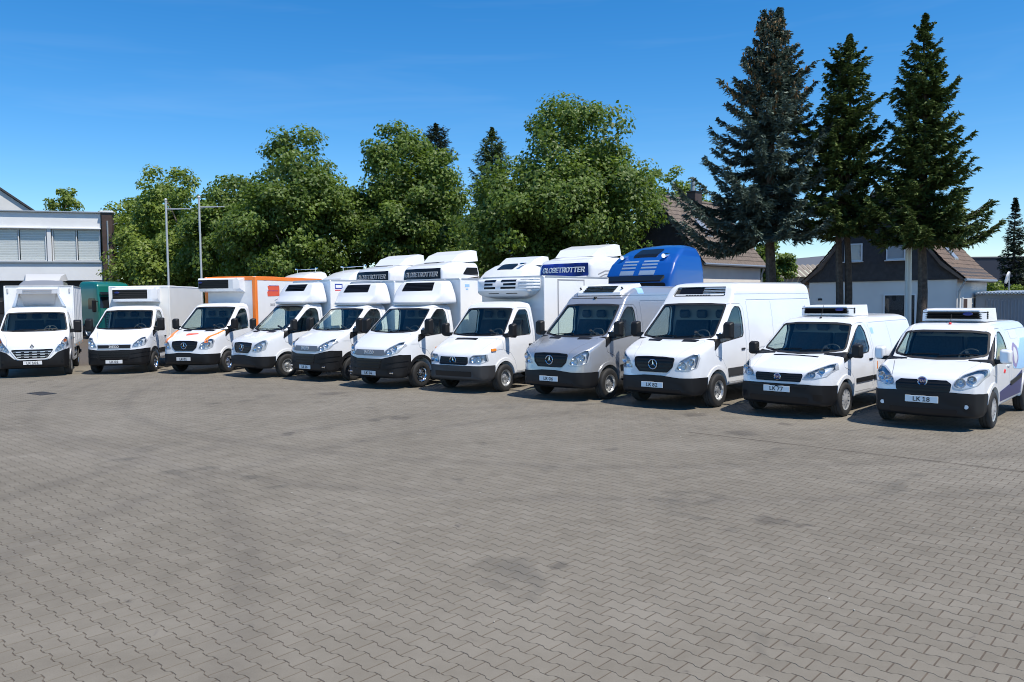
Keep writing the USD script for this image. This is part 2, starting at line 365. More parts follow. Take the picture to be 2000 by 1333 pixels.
# ------------------------------------------------------------------ yard, ground
rng = np.random.default_rng(7)
def paver_material(name, joint=False):
    c0, c1, c2 = (0.102, 0.090, 0.072), (0.160, 0.143, 0.116), (0.198, 0.179, 0.148)
    nodes = {'g': ('geometry', {}), 'a': ('attribute', {'attribute': 'tone'}),
             'n1': ('noise_texture', {'scale': 0.22, 'detail': 5.0, 'roughness': 0.55, 'distortion': 0.6}),
             'n2': ('noise_texture', {'scale': 2.6, 'detail': 6.0, 'roughness': 0.7}),
             'n3': ('noise_texture', {'scale': 95.0, 'detail': 3.0, 'roughness': 0.7}),
             'n4': ('noise_texture', {'scale': 0.85, 'detail': 3.0, 'roughness': 0.5, 'distortion': 1.2}),
             'mp': ('mapping', {'mapping_type': 'point', 'rotation': (0, 0, 0.5), 'scale': (0.16, 1.3, 1.0)}),
             'n5': ('noise_texture', {'scale': 0.5, 'detail': 4.0, 'roughness': 0.6, 'distortion': 0.4}),
             'm1': ('math', {'math_type': 'multiply_add', 'value2': 0.50, 'value3': 0.0}), 'm2': ('math', {'math_type': 'multiply_add', 'value2': 0.44}),
             'm3': ('math', {'math_type': 'multiply_add', 'value2': 0.30}), 'm4': ('math', {'math_type': 'multiply_add', 'value2': 0.13}),
             'm5': ('math', {'math_type': 'multiply_add', 'value2': 0.30}),
             'r': ('rgb_ramp', {'ramp': [(0.48, c0), (0.80, c1), (1.0, c2)]}),
             'st': ('rgb_ramp', {'ramp': [(0.0, (0.66, 0.67, 0.69)), (0.26, (0.72, 0.73, 0.75)), (0.36, (1, 1, 1)), (1.0, (1, 1, 1))]}),
             'n7': ('noise_texture', {'scale': 5.5, 'detail': 3.0, 'roughness': 0.55, 'distortion': 0.8}), 'sp': ('rgb_ramp', {'ramp': [(0.0, (0.42, 0.42, 0.46)), (0.21, (0.5, 0.5, 0.54)), (0.285, (0.9, 0.9, 0.92)), (0.33, (1, 1, 1)), (1.0, (1, 1, 1))]}), 'mu3': ('mix', {'mix_type': 'multiply', 'fac': 1.0}),
             'mu': ('mix', {'mix_type': 'multiply', 'fac': 1.0}), 'mu2': ('mix', {'mix_type': 'multiply', 'fac': 1.0}),
             'fl': ('vector_math', {'math_type': 'multiply', 'vector2': (1, 1, 0)}),
             'n6': ('noise_texture', {'scale': 0.9, 'detail': 4.0, 'roughness': 0.6}), 'tk0': ('math', {'math_type': 'multiply', 'value2': 1.0}),
             'tr': ('rgb_ramp', {'ramp': [(0.0, (1, 1, 1)), (0.2, (0.98, 0.98, 0.98)), (0.7, (0.84, 0.84, 0.855)), (1.0, (0.80, 0.80, 0.815))]}), 'b': ('bump', {'distance': 0.0025, 'strength': 0.6}),
             'p': ('principled_bsdf', {'roughness': 0.86, 'specular_ior_level': 0.25})}
    arcs = [((6.0, 6.5, 0), 10.8, .16), ((6.0, 6.5, 0), 12.5, .16), ((3.0, 24.0, 0), 13.2, .14), ((3.0, 24.0, 0), 15.0, .14), ((-16.0, 2.0, 0), 14.5, .15)]
    last = None; extra = [('g.position', 'fl.vector1'), ('g.position', 'n6.vector')]
    for q, (c, R, w) in enumerate(arcs):
        nodes['d%d' % q] = ('vector_math', {'math_type': 'distance', 'vector2': c}); nodes['e%d' % q] = ('math', {'math_type': 'subtract', 'value2': R}); nodes['f%d' % q] = ('math', {'math_type': 'absolute'})
        nodes['h%d' % q] = ('map_range', {'range_type': 'smoothstep', 'from_min': w * 2.6, 'from_max': w * .2, 'to_min': 0.0, 'to_max': 1.0, 'clamp': True})
        extra += [('fl.vector', 'd%d.vector1' % q), ('d%d.value' % q, 'e%d.value1' % q), ('e%d.value' % q, 'f%d.value1' % q), ('f%d.value' % q, 'h%d.value' % q)]
        if last is None: last = 'h0.result'
        else:
            nodes['k%d' % q] = ('math', {'math_type': 'maximum'}); extra += [(last, 'k%d.value1' % q), ('h%d.result' % q, 'k%d.value2' % q)]; last = 'k%d.value' % q
    extra += [(last, 'tk0.value1'), ('n6.fac', 'tk0.value2'), ('tk0.value', 'tr.fac'), ('mu.color', 'mu2.color1'), ('tr.color', 'mu2.color2')]
    stains = [(3.9, 13.45, .30), (3.55, 15.6, .28), (4.9, 14.3, .16), (2.62, 8.15, .20), (2.9, 8.0, .10), (-4.6, 20.0, .40), (-3.95, 13.95, .16), (-6.85, 18.3, .14), (.4, 6.85, .09), (1.5, 12.1, .14), (-2.2, 15.6, .2), (6.0, 12.9, .16)]
    nodes['nd'] = ('noise_texture', {'scale': 3.5, 'detail': 4.0, 'roughness': 0.65}); nodes['nv'] = ('vector_math', {'math_type': 'multiply_add', 'vector2': (.55, .55, 0), 'vector3': (0, 0, 0)}); nodes['nw'] = ('vector_math', {'math_type': 'subtract', 'vector2': (.275, .275, 0)})
    extra += [('g.position', 'nd.vector'), ('nd.color', 'nv.vector1'), ('fl.vector', 'nv.vector3'), ('nv.vector', 'nw.vector1')]
    sl = None
    for q, (sx_, sy_, sr_) in enumerate(stains):
        nodes['sd%d' % q] = ('vector_math', {'math_type': 'distance', 'vector2': (sx_, sy_, 0)})
        nodes['sh%d' % q] = ('map_range', {'range_type': 'smoothstep', 'from_min': sr_ * 1.25, 'from_max': sr_ * .55, 'to_min': 0.0, 'to_max': 1.0, 'clamp': True})
        extra += [('nw.vector', 'sd%d.vector1' % q), ('sd%d.value' % q, 'sh%d.value' % q)]
        if sl is None: sl = 'sh0.result'
        else:
            nodes['sk%d' % q] = ('math', {'math_type': 'maximum'}); extra += [(sl, 'sk%d.value1' % q), ('sh%d.result' % q, 'sk%d.value2' % q)]; sl = 'sk%d.value' % q
    nodes['sr'] = ('rgb_ramp', {'ramp': [(0.0, (1, 1, 1)), (1.0, (0.70, 0.70, 0.72))]}); nodes['mu4'] = ('mix', {'mix_type': 'multiply', 'fac': 1.0})
    extra += [(sl, 'sr.fac'), ('mu3.color', 'mu4.color1'), ('sr.color', 'mu4.color2')]
    links = [('g.position', 'n1.vector'), ('g.position', 'n2.vector'), ('g.position', 'n3.vector'), ('g.position', 'n4.vector'), ('g.position', 'mp.vector'), ('mp.vector', 'n5.vector'),
             ('n1.fac', 'm1.value1'), ('n2.fac', 'm2.value1'), ('m1.value', 'm2.value3'), ('n3.fac', 'm3.value1'), ('m2.value', 'm3.value3'),
             ('a.fac', 'm4.value1'), ('m3.value', 'm4.value3'), ('n5.fac', 'm5.value1'), ('m4.value', 'm5.value3'), ('m5.value', 'r.fac'), ('n4.fac', 'st.fac'), ('r.color', 'mu.color1'), ('st.color', 'mu.color2'),
             ('g.position', 'n7.vector'), ('n7.fac', 'sp.fac'), ('mu2.color', 'mu3.color1'), ('sp.color', 'mu3.color2'), ('mu4.color', 'p.base_color'), ('n3.fac', 'b.height'), ('b.normal', 'p.normal')] + extra
    MATS[name] = usdkit.material(stage, '/World/Looks/' + name, nodes, links, surface='p.BSDF')
paver_material('paver')
mat('joint_sand', (0.086, 0.069, 0.054), 0.95, noise=(9.0, 0.35))
mat('far_ground', (0.16, 0.15, 0.13), 0.95, noise=(0.15, 0.3))
mat('iron', (0.03, 0.03, 0.033), 0.6, metal=0.4, noise=(20.0, 0.3))
put('ground', (np.array([(-900, -60, -.06), (900, -60, -.06), (900, 1500, -.06), (-900, 1500, -.06)], float), np.array([(0, 1, 2), (0, 2, 3)])), 'far_ground', smooth=False, kind='structure')
yard = tag(UsdGeom.Xform.Define(stage, prim_path('paved_yard')), kind='structure')
put('bedding', (np.array([(-60, -10, -.0036), (60, -10, -.0036), (60, 70, -.0036), (-60, 70, -.0036)], float), np.array([(0, 1, 2), (0, 2, 3)])), 'joint_sand', yard, smooth=False)
TH = math.radians(-42.42); E1 = np.array([math.cos(TH), math.sin(TH)]); E2 = np.array([-math.sin(TH), math.cos(TH)])
PL, PP = 0.1965, 0.1400
def paver_shape(g=0.0030):
    a, b, w = PL / 2 - g - .0018, PP / 2 + .0105 - g, PP / 2 - .0105 - g
    o = [(a, b), (a * .66, b), (a * .34, w), (-a * .34, w), (-a * .66, b), (-a, b)]
    return np.array(o + [(-x, -y) for x, y in o])
O_ = paver_shape(); I_ = paver_shape(.0050); D_ = [(0, 1, 2), (0, 2, 9), (0, 9, 10), (0, 10, 11), (3, 9, 2), (3, 8, 9), (3, 4, 5), (3, 5, 6), (3, 6, 8), (6, 7, 8)]
def _tri():
    import mapbox_earcut as ec
    return ec.triangulate_float64(I_, np.array([len(I_)], np.uint32)).reshape(-1, 3)
try: TOP = _tri()
except Exception: TOP = np.array(D_)
if np.cross(np.append(I_[TOP[0, 1]] - I_[TOP[0, 0]], 0), np.append(I_[TOP[0, 2]] - I_[TOP[0, 0]], 0))[2] < 0: TOP = TOP[:, ::-1]
k = np.arange(12); k1 = (k + 1) % 12
SK = np.vstack([np.column_stack([k, k + 12, k1 + 12]), np.column_stack([k, k1 + 12, k1])])     # top ring 0..11, bottom ring 12..23 (faces turned outwards below)
PF = np.vstack([TOP, SK]); PV2 = np.vstack([I_, O_])
ii, jj = np.meshgrid(np.arange(-240, 320), np.arange(-90, 380), indexing='ij')
u = (ii + .5 * (jj % 2)) * PL; w_ = jj * PP
cx, cy = (u[..., None] * E1 + w_[..., None] * E2).reshape(-1, 2).T
keep = (cy > 2.5) & (cy < 30) & (np.abs(cx) < .66 * cy + 4.0)
cx, cy = cx[keep], cy[keep]
order = np.argsort(cx ** 2 + cy ** 2); cx, cy = cx[order], cy[order]
n = len(cx)
def paver_mesh(px, py, r, far=False):
    m = len(px)
    z = r.normal(0, .0004, (m, 1)); tx, ty = r.normal(0, .003, (2, m, 1))
    loc = np.broadcast_to(PV2, (m, 24, 2))
    zz = np.zeros((m, 24)); zz[:, 12:] = -.0055
    zz = zz + z + loc[..., 0] * tx + loc[..., 1] * ty
    rot = r.normal(0, .004, (m, 1)); jx, jy = r.normal(0, .0005, (2, m, 1))
    a = loc[..., 0] - rot * loc[..., 1] + jx; b = loc[..., 1] + rot * loc[..., 0] + jy
    X = px[:, None] + a * E1[0] + b * E2[0]; Y = py[:, None] + a * E1[1] + b * E2[1]
    V = np.stack([X, Y, zz], -1).reshape(-1, 3)
    F = (PF[None] + 24 * np.arange(m)[:, None, None]).reshape(-1, 3)
    return V, F, np.repeat(np.clip(r.normal(.5, .24, m), 0, 1), 24)
vis = (cy > 4.9) & (np.abs(cx) < .645 * cy)
first = np.where(vis)[0][:300]; rest = np.setdiff1d(np.arange(n), first)
for q in first:
    V_, F_, t_ = paver_mesh(cx[q:q + 1], cy[q:q + 1], rng); put('paver', (V_, F_, None), 'paver', yard, tone=t_)
V_, F_, t_ = paver_mesh(cx[rest], cy[rest], rng)
put('pavers', (V_, F_, None), 'paver', yard, kind='stuff', tone=t_)
# beyond and between: flat paved sheet at the level of the paver tops, cut out where the stones lie
def sheet(name, x0, x1, y0, y1, z=-.004):
    v = np.array([(x0, y0, z), (x1, y0, z), (x1, y1, z), (x0, y1, z)], float); put(name, (v, np.array([(0, 1, 2), (0, 2, 3)]), None), 'paver', yard, tone=np.full(4, .5))
sheet('far_paving', -60, 60, 30.0, 70)
a_ = np.array([3.0, 13.62]); b_ = np.array([7.6, 9.35]); t_ = np.linspace(0, 1, 24)[:, None]
ln = a_ + (b_ - a_) * t_ + np.column_stack([np.zeros(24), rng.normal(0, .008, 24)]); nn = np.array([.68, .73]) * .012
V_ = np.vstack([np.column_stack([ln - nn, np.full(24, .0025)]), np.column_stack([ln + nn, np.full(24, .0025)])])
F_ = np.array([(q, q + 1, q + 25) for q in range(23)] + [(q, q + 25, q + 24) for q in range(23)])
put('paving_seam', (V_, F_, None), 'joint_sand', yard)
P_ = []
for q in range(90):
    yy = rng.uniform(5.5, 19); xx = rng.uniform(-.62, .62) * yy; h_ = rng.uniform(.002, .0055)
    P_.append(moved(hull(rng.normal(0, h_, (9, 3)) * [1.3, 1, .7]), (xx, yy, h_)))
mat('grit', (0.30, 0.285, 0.26), 0.8, noise=(1.3, 0.7))
put('grit', join(*P_), 'grit', kind='stuff', smooth=False)
tag(stage.GetPrimAtPath('/World/grit'), 'small pale stones scattered on the grey paving', 'grit')
dr = thing('drain_grate', 'dark iron drain grate set in the paving before the left box trucks', 'drain', (-12.25, 20.75, .004), -38)
put('frame', prism_z(sg.box(-.42, -.20, .42, .20).difference(sg.box(-.37, -.15, .37, .15)), -.02, .006), 'iron', dr)
for q in range(9): put('bar', rbox(.035, .30, .02, (-.32 + .08 * q, 0, -.008), .004), 'iron', dr)

# ------------------------------------------------------------------ trees
leaf('leaf_plane', (0.020, 0.046, 0.008), (0.140, 0.205, 0.034), (0.22, 0.34, 0.035))
leaf('leaf_light', (0.045, 0.085, 0.012), (0.21, 0.27, 0.045), (0.28, 0.40, 0.045))
leaf('leaf_dark', (0.012, 0.030, 0.010), (0.045, 0.085, 0.022), (0.06, 0.11, 0.02))
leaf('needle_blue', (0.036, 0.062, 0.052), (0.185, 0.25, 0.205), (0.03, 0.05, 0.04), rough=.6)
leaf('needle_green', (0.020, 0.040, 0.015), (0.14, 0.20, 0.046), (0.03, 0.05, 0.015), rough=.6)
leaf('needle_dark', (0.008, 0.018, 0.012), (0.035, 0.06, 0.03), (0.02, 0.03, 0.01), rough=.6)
leaf('cone', (0.17, 0.095, 0.04), (0.38, 0.25, 0.12), (0.05, 0.03, 0.01), rough=.7)
mat('bark', (0.075, 0.058, 0.045), 0.9, noise=(7.0, 0.45), bump=(22.0, 0.03))
mat('bark_grey', (0.12, 0.10, 0.08), 0.9, noise=(5.0, 0.4), bump=(15.0, 0.03))
def unit(a): return a / (np.linalg.norm(a, axis=-1, keepdims=True) + 1e-9)
def leaf_cards(P, N, size, r, aspect=.72):
    """One folded four-sided leaf per point, facing roughly N."""
    m = len(P); N = unit(N + r.normal(0, .55, (m, 3)))
    T = unit(np.cross(N, unit(r.normal(0, 1, (m, 3))))); B = np.cross(N, T)
    s = (size * r.uniform(.6, 1.25, m))[:, None]
    V = np.stack([P - T * s * .5, P + B * s * .5 * aspect - N * s * .08, P + T * s * .5, P - B * s * .5 * aspect - N * s * .08], 1).reshape(-1, 3)
    F = (np.array([[0, 2, 1], [0, 3, 2]])[None] + 4 * np.arange(m)[:, None, None]).reshape(-1, 3)
    return V, F
def limb(p0, p1, r0, r1, r, bend=.12, seg=7, sides=7):
    t = np.linspace(0, 1, seg)[:, None]; p0, p1 = np.asarray(p0, float), np.asarray(p1, float)
    off = r.normal(0, bend, 3) * np.linalg.norm(p1 - p0)
    P = p0 + (p1 - p0) * t + off * np.sin(np.pi * t) * [1, 1, .3]
    return tube(P, r0 + (r1 - r0) * t[:, 0], sides)
def broadleaf(name, label, x, y, top, base, rad, seed, material='leaf_plane', clumps=150, per=170, size=.24, lobes=7, trunk=2.4, trunk_r=.22, group=None, squash=1.0, spread=.9):
    r = np.random.default_rng(seed)
    t = thing(name, label, 'tree', (x, y, 0), 0, group)
    cz, hz = (top + base) / 2, (top - base) / 2
    # lobes: big masses that make the outline uneven
    L = []
    for q in range(lobes):
        a = 2 * math.pi * (q + r.uniform(-.3, .3)) / lobes; h = r.uniform(-.50, .30)
        L.append((np.array([math.cos(a) * rad * .50, math.sin(a) * rad * .5 * squash, cz + h * hz]), r.uniform(.48, .60) * rad))
    L.append((np.array([r.normal(0, .12) * rad, 0, top - .42 * hz]), .50 * rad)); L.append((np.array([0, 0, cz]), .72 * rad)); L.append((np.array([rad * .25, 0, cz - .45 * hz]), .6 * rad))
    C = []
    while len(C) < clumps:
        c, R = L[r.integers(len(L))]
        d = unit(r.normal(0, 1, 3)); d[2] = abs(d[2]) if r.random() < .45 else d[2]
        p = c + d * R * r.uniform(.62, 1.04) * np.array([1, squash, min(1.25, hz / rad)])
        if base - .2 < p[2] < top + .1: C.append((p, d, R))
    P, N, T = [], [], []
    for p, d, R in C:
        cr_ = r.uniform(.11, .19) * rad * spread + .22
        m = int(per * r.uniform(.7, 1.3))
        q = unit(r.normal(0, 1, (m, 3))) * (r.uniform(0, 1, (m, 1)) ** .45) * cr_ * np.array([1.1, 1.1, .75])
        P.append(p + q); N.append(q / cr_ * .7 + d * .5 + [0, 0, .45]); T.append(np.clip(r.normal(.5, .2) + r.normal(0, .22, m), 0, 1))
    P, N, T = np.vstack(P), np.vstack(N), np.concatenate(T)
    V, F = leaf_cards(P, N, size, r)
    V += r.normal(0, .006, V.shape)
    n_ = unit(np.repeat(N, 4, 0) * .0 + np.repeat(unit(N + r.normal(0, .5, N.shape)), 4, 0))
    tr = [limb((0, 0, -.1), (r.normal(0, .15), r.normal(0, .15), base + hz * .7), trunk_r, trunk_r * .55, r, .02, 9, 9)]
    for q in range(9):
        a = r.uniform(0, 2 * math.pi); z0 = r.uniform(base * .8, cz)
        c, R = L[q % len(L)]
        tr.append(limb((0, 0, z0), c + r.normal(0, .3, 3), trunk_r * .42, .04, r, .08))
    put('trunk', join(*tr), 'bark_grey', t, 40)
    put('crown', (V, F, None), material, t, tone=np.repeat(T, 4))
    return t
def conifer(name, label, x, y, top, base, prof, seed, material, whorl=.42, per=9, droop=.25, card=.34, trunks=((0, 0),), trunk_r=.24, cones=None, extra=(), group=None, dens=1.0, tops=1, fine=1.0):
    """prof: half width by height, as (height, metres) pairs."""
    r = np.random.default_rng(seed)
    t = thing(name, label, 'tree', (x, y, 0), 0, group)
    zs = [p[0] for p in prof]; ws = [p[1] for p in prof]
    tr, V, F, T, br, CP = [], [], [], [], [], []
    for q, (tx, ty) in enumerate(trunks):
        h = top if q == 0 else top * .93
        zz = np.linspace(-.1, h, 12); tr.append(tube(np.column_stack([tx + (.0 if q == 0 else .0) * zz + .05 * np.sin(zz * .8 + q), ty + .04 * np.cos(zz), zz]), np.interp(zz, [0, 1, h], [trunk_r * 1.25, trunk_r, .02]), 10))
    branches = []
    z = base
    while z < top - .25:
        W = np.interp(z, zs, ws)
        f = (z - base) / (top - base)
        m = max(4, int(per * (1 - .35 * f)))
        a0 = r.uniform(0, 6.28); wj = r.uniform(.80, 1.12)
        for q in range(m):
            a = a0 + 2 * math.pi * q / m + r.normal(0, .22)
            tx, ty = trunks[r.integers(len(trunks))]
            branches.append((np.array([tx, ty, z + r.normal(0, .07)]), a, W * wj * r.uniform(.70, 1.15), f))
        z += whorl * r.uniform(.75, 1.2) * (1.0 - .35 * f)
    for q in range(tops):
        for s_ in range(8 if tops > 1 else 5):
            z = top - .12 - s_ * .17
            for kk in range(4): branches.append((np.array([(.36 * (q * 2 - 1) if tops > 1 else 0) * 1.0, 0, z]), r.uniform(0, 6.28), .07 + .05 * s_, 1.0))
    for (z, a, Lb) in extra: branches.append((np.array([0, 0, z]), a, Lb, .15))
    for s_ in range(14):
        for kk in range(3): branches.append((np.array([(.0 if tops < 2 else .36), 0, top - .45 + .045 * s_ * (1 if tops < 2 else .8)]), r.uniform(0, 6.28), .13 - .007 * s_, 1.0))
    for p0, a, Lb, f in branches:
        d = np.array([math.cos(a), math.sin(a), 0])
        n_ = max(4, int(Lb / .16))
        s = np.linspace(0, 1, n_ + 1)
        rise = (.55 * f - droop * (1 - f))
        path = p0 + d * (s * Lb)[:, None] + np.array([0, 0, 1.0]) * (Lb * (rise * s - .22 * (1 - f) * np.sin(np.pi * s) + .16 * s ** 3))[:, None]
        path += r.normal(0, .03, path.shape)
        br.append(tube(path, .035 * (1 - .8 * s) * (.4 + Lb / 4), 4, False))
        step = .062 / dens
        m = max(6, int(Lb / step))
        u_ = r.uniform(.10, 1.0, m * 2); 
        base_p = np.stack([np.interp(u_, s, path[:, c]) for c in range(3)], 1)
        side = np.where(r.random(m * 2) < .5, 1, -1)[:, None] * np.array([-d[1], d[0], 0])
        tl = (card * min(1.0, .30 + Lb / 1.4) * (.55 + .75 * (1 - u_)) * r.uniform(.6, 1.2, m * 2) * (.75 + .35 * (1 - f)))[:, None]
        dirs = unit(side * r.uniform(.35, 1.0, (m * 2, 1)) + d * r.uniform(.35, .9, (m * 2, 1)) + np.array([0, 0, 1]) * r.normal(-.16, .20, (m * 2, 1)))
        # every twig: needles as narrow blades around its axis
        nb = max(3, int(5 * fine))
        for q in range(nb):
            g = (q + r.random((m * 2, 1))) / nb
            o = base_p + dirs * tl * g * .85
            bd = unit(dirs + r.normal(0, .42, dirs.shape) * [1, 1, .6]); bl = tl * .55 * r.uniform(.7, 1.3, tl.shape)
            wv = unit(np.cross(bd, np.array([0, 0, 1.0]) + r.normal(0, .45, bd.shape))) * .042 * r.uniform(.7, 1.4, tl.shape) / max(.7, fine ** .5)
            k0 = sum(len(v) for v in V)
            V.append(np.stack([o - wv, o + wv, o + bd * bl], 1).reshape(-1, 3))
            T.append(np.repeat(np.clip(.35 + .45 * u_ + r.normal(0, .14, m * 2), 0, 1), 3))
        if cones and f > cones[0] and Lb > .2:
            for q in range(int(cones[1] * Lb) + 1):
                w_ = r.uniform(.45, 1.0); c = np.array([np.interp(w_, s, path[:, k_]) for k_ in range(3)]) + r.normal(0, .08, 3)
                CP.append(c)
    V = np.vstack(V); F = np.arange(len(V)).reshape(-1, 3)
    put('trunk', join(*tr), 'bark', t, 40)
    b = put('branches', join(*br), 'bark', t, 40, kind='stuff')
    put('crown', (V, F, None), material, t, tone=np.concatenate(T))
    if CP:
        cv, cf, ct = [], [], []
        for q, c in enumerate(CP):
            h = r.uniform(.13, .19); a = np.arange(5) * 1.2566 + r.uniform(0, 1)
            ring = np.column_stack([.042 * np.cos(a), .042 * np.sin(a), np.full(5, -h * .45)]) + c
            vv = np.vstack([[c], ring, [c + [r.normal(0, .03), r.normal(0, .03), -h * 1.3]]])
            ff = [(0, 1 + k_, 1 + (k_ + 1) % 5) for k_ in range(5)] + [(6, 1 + (k_ + 1) % 5, 1 + k_) for k_ in range(5)]
            cv.append(vv); cf.append(np.array(ff) + 7 * q); ct.append(np.full(7, r.uniform(0, 1)))
        put('cones', (np.vstack(cv), np.vstack(cf), None), 'cone', t, kind='stuff', tone=np.concatenate(ct))
    return t
conifer('spruce_tree', 'tall blue spruce with double top and brown cones, between the two houses', 11.60, 36.0, 14.9, 5.7,
        [(5.7, 2.8), (6.3, 3.1), (7.0, 3.0), (9.0, 2.65), (11.0, 2.0), (12.5, 1.2), (13.8, .6), (14.9, .10)], 11, 'needle_blue', whorl=.58, per=11, droop=.20, card=.46, cones=(.50, 10), tops=2, trunk_r=.26, dens=2.0,
        extra=((5.6, 3.05, 4.4), (5.3, 3.35, 4.1), (6.6, 3.2, 4.5), (6.8, 2.95, 3.9), (5.0, 2.9, 3.9), (7.3, 3.3, 3.6), (5.9, 2.7, 3.8), (6.2, 3.5, 4.2), (5.1, 3.1, 3.6), (7.0, 3.05, 4.2)))
conifer('spruce_tree', 'slender dark green conifer with twin trunks, middle of the three tall ones', 14.65, 35.0, 13.3, 5.4,
        [(5.4, 1.45), (6.0, 1.9), (7.0, 1.85), (9.5, 1.5), (11.5, 1.0), (12.6, .55), (13.3, .08)], 12, 'needle_green', whorl=.50, per=11, droop=.18, card=.38, trunks=((0, 0), (-.40, -.1)), trunk_r=.17, dens=2.1)
conifer('spruce_tree', 'dark green pointed conifer beside the white pole, rightmost of the three tall ones', 16.85, 33.0, 13.4, 5.0,
        [(5.0, 2.0), (5.6, 2.45), (6.5, 2.0), (8.5, 1.6), (10.5, 1.05), (12.0, .6), (13.7, .06)], 13, 'needle_green', whorl=.50, per=12, droop=.20, card=.40, trunk_r=.21, dens=2.1, extra=((5.1, -.1, 3.1), (4.9, .2, 2.9), (4.9, -.5, 2.8), (5.3, .1, 2.9)))
conifer('spruce_tree', 'small narrow conifer far off at the right edge, before the dark blue hall', 36.3, 58.0, 8.9, 1.4,
        [(1.4, 1.0), (4, 1.0), (6.5, .65), (8.9, .06)], 14, 'needle_dark', whorl=.36, per=9, droop=.15, card=.5, trunk_r=.14, dens=.9, fine=.7)
conifer('fir_tree', 'dark conifer top showing behind the broad trees, left of the biggest tree', -6.35, 70.0, 17.3, 7.0,
        [(7, 2.6), (11, 2.3), (14.5, 1.6), (16.5, .8), (17.3, .2)], 15, 'needle_dark', whorl=.45, per=10, droop=.15, card=.6, trunk_r=.25, dens=.9, fine=.7)
conifer('fir_tree', 'dark conifer top half hidden behind the left side of the biggest tree', -1.35, 62.0, 15.2, 6.0,
        [(6, 2.4), (10, 2.0), (13, 1.2), (15.2, .2)], 16, 'needle_green', whorl=.45, per=10, droop=.15, card=.6, trunk_r=.25, dens=.9, fine=.7)
TG = None
broadleaf('plane_tree', 'biggest broad leafy tree, rounded crown behind the blue and white truck cabs', 2.75, 46.0, 13.2, 2.2, 5.5, 21, clumps=480, per=190, size=.235, lobes=9, trunk_r=.32)
broadleaf('plane_tree', 'broad leafy tree right behind the white cabs, left neighbour of the biggest tree', -6.8, 54.0, 13.6, .8, 4.7, 22, clumps=370, per=180, size=.25, trunk_r=.28)
broadleaf('plane_tree', 'broad leafy tree with flat top, behind the orange trimmed box truck', -14.0, 52.0, 13.0, .8, 4.7, 23, clumps=370, per=180, size=.25, trunk_r=.28)
broadleaf('plane_tree', 'lighter green leafy tree behind the two thin poles', -25.4, 62.0, 12.6, .8, 4.8, 24, 'leaf_light', clumps=280, per=160, size=.28, trunk_r=.24)
broadleaf('plane_tree', 'lighter green leafy tree beside the brown end of the office building', -30.6, 70.0, 13.2, .8, 4.6, 25, 'leaf_light', clumps=270, per=160, size=.28, trunk_r=.24)
broadleaf('plane_tree', 'low leafy tree filling the gap between the lighter and the flat topped tree', -19.6, 57.0, 10.9, .6, 4.0, 27, clumps=240, per=160, size=.26, trunk_r=.2)
broadleaf('plane_tree', 'small bright tree showing above the flat roof of the office building', -42.0, 76.0, 13.4, 4.0, 2.9, 26, 'leaf_light', clumps=120, per=110, size=.28, trunk_r=.18, lobes=5)
broadleaf('plane_tree', 'airy pale tree behind the chimney of the brown roofed house', 15.2, 76.0, 14.6, 5.0, 3.2, 28, 'leaf_light', clumps=90, per=120, size=.3, trunk_r=.2, lobes=5)
broadleaf('shrub_tree', 'small bushy tree standing right of the brown roofed house, behind the spruce trunk', 17.9, 57.0, 7.2, 1.0, 1.9, 29, 'leaf_plane', clumps=70, per=120, size=.24, trunk_r=.12, lobes=5)
def hedge(name, label, x0, y0, x1, y1, h, w, seed, material='leaf_light', clump=110):
    r = np.random.default_rng(seed); t = thing(name, label, 'hedge', ((x0 + x1) / 2, (y0 + y1) / 2, 0))
    P, N = [], []
    for q in range(clump):
        s = r.uniform(-.5, .5); c = np.array([s * (x1 - x0), s * (y1 - y0) + r.uniform(-.5, .5) * w, r.uniform(.25, 1.0) * h * (1 + .18 * math.sin(9 * s + seed))])
        g = unit(r.normal(0, 1, (130, 3))) * .42; P.append(c + g); N.append(g + [0, 0, .4])
    P, N = np.vstack(P), np.vstack(N); V, F = leaf_cards(P, N, .2, r)
    put('stems', join(*[limb((s * (x1 - x0), s * (y1 - y0), 0), (s * (x1 - x0) + .2, s * (y1 - y0), h * .8), .04, .02, r) for s in np.linspace(-.45, .45, 9)]), 'bark', t, kind='stuff')
    put('foliage', (V, F, None), material, t, tone=np.repeat(np.clip(r.normal(.5, .25, len(P)), 0, 1), 4))
hedge('hedge', 'ragged green hedge behind the grey garage at the right edge', 28.6, 50.5, 36.5, 48.0, 3.0, 1.6, 31)

# ------------------------------------------------------------------ buildings
mat('wall_white', (0.56, 0.56, 0.55), 0.8, noise=(0.8, 0.05), bump=(60.0, 0.002))
mat('wall_pink', (0.66, 0.62, 0.58), 0.85, noise=(0.8, 0.06), bump=(60.0, 0.002))
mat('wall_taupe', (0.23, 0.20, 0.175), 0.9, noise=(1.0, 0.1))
mat('fascia', (0.66, 0.67, 0.68), 0.45, noise=(0.7, 0.04))
mat('blind', (0.60, 0.605, 0.60), 0.6)
mat('win_frame', (0.60, 0.61, 0.62), 0.5)
mat('brown_clad', (0.055, 0.032, 0.024), 0.55, noise=(2.0, 0.25))
mat('slate', (0.030, 0.028, 0.030), 0.75, noise=(4.0, 0.3), bump=(14.0, 0.02))
mat('tile_brown', (0.115, 0.080, 0.060), 0.8, noise=(3.5, 0.28), bump=(30.0, 0.006))
mat('tile_grey', (0.125, 0.098, 0.080), 0.8, noise=(3.5, 0.25), bump=(30.0, 0.006))
mat('zinc', (0.36, 0.38, 0.40), 0.4, metal=0.6)
mat('dark_inside', (0.015, 0.016, 0.018), 0.6)
mat('curtain', (0.42, 0.43, 0.45), 0.9)
mat('hall_wall', (0.20, 0.165, 0.13), 0.8, noise=(0.4, 0.15))
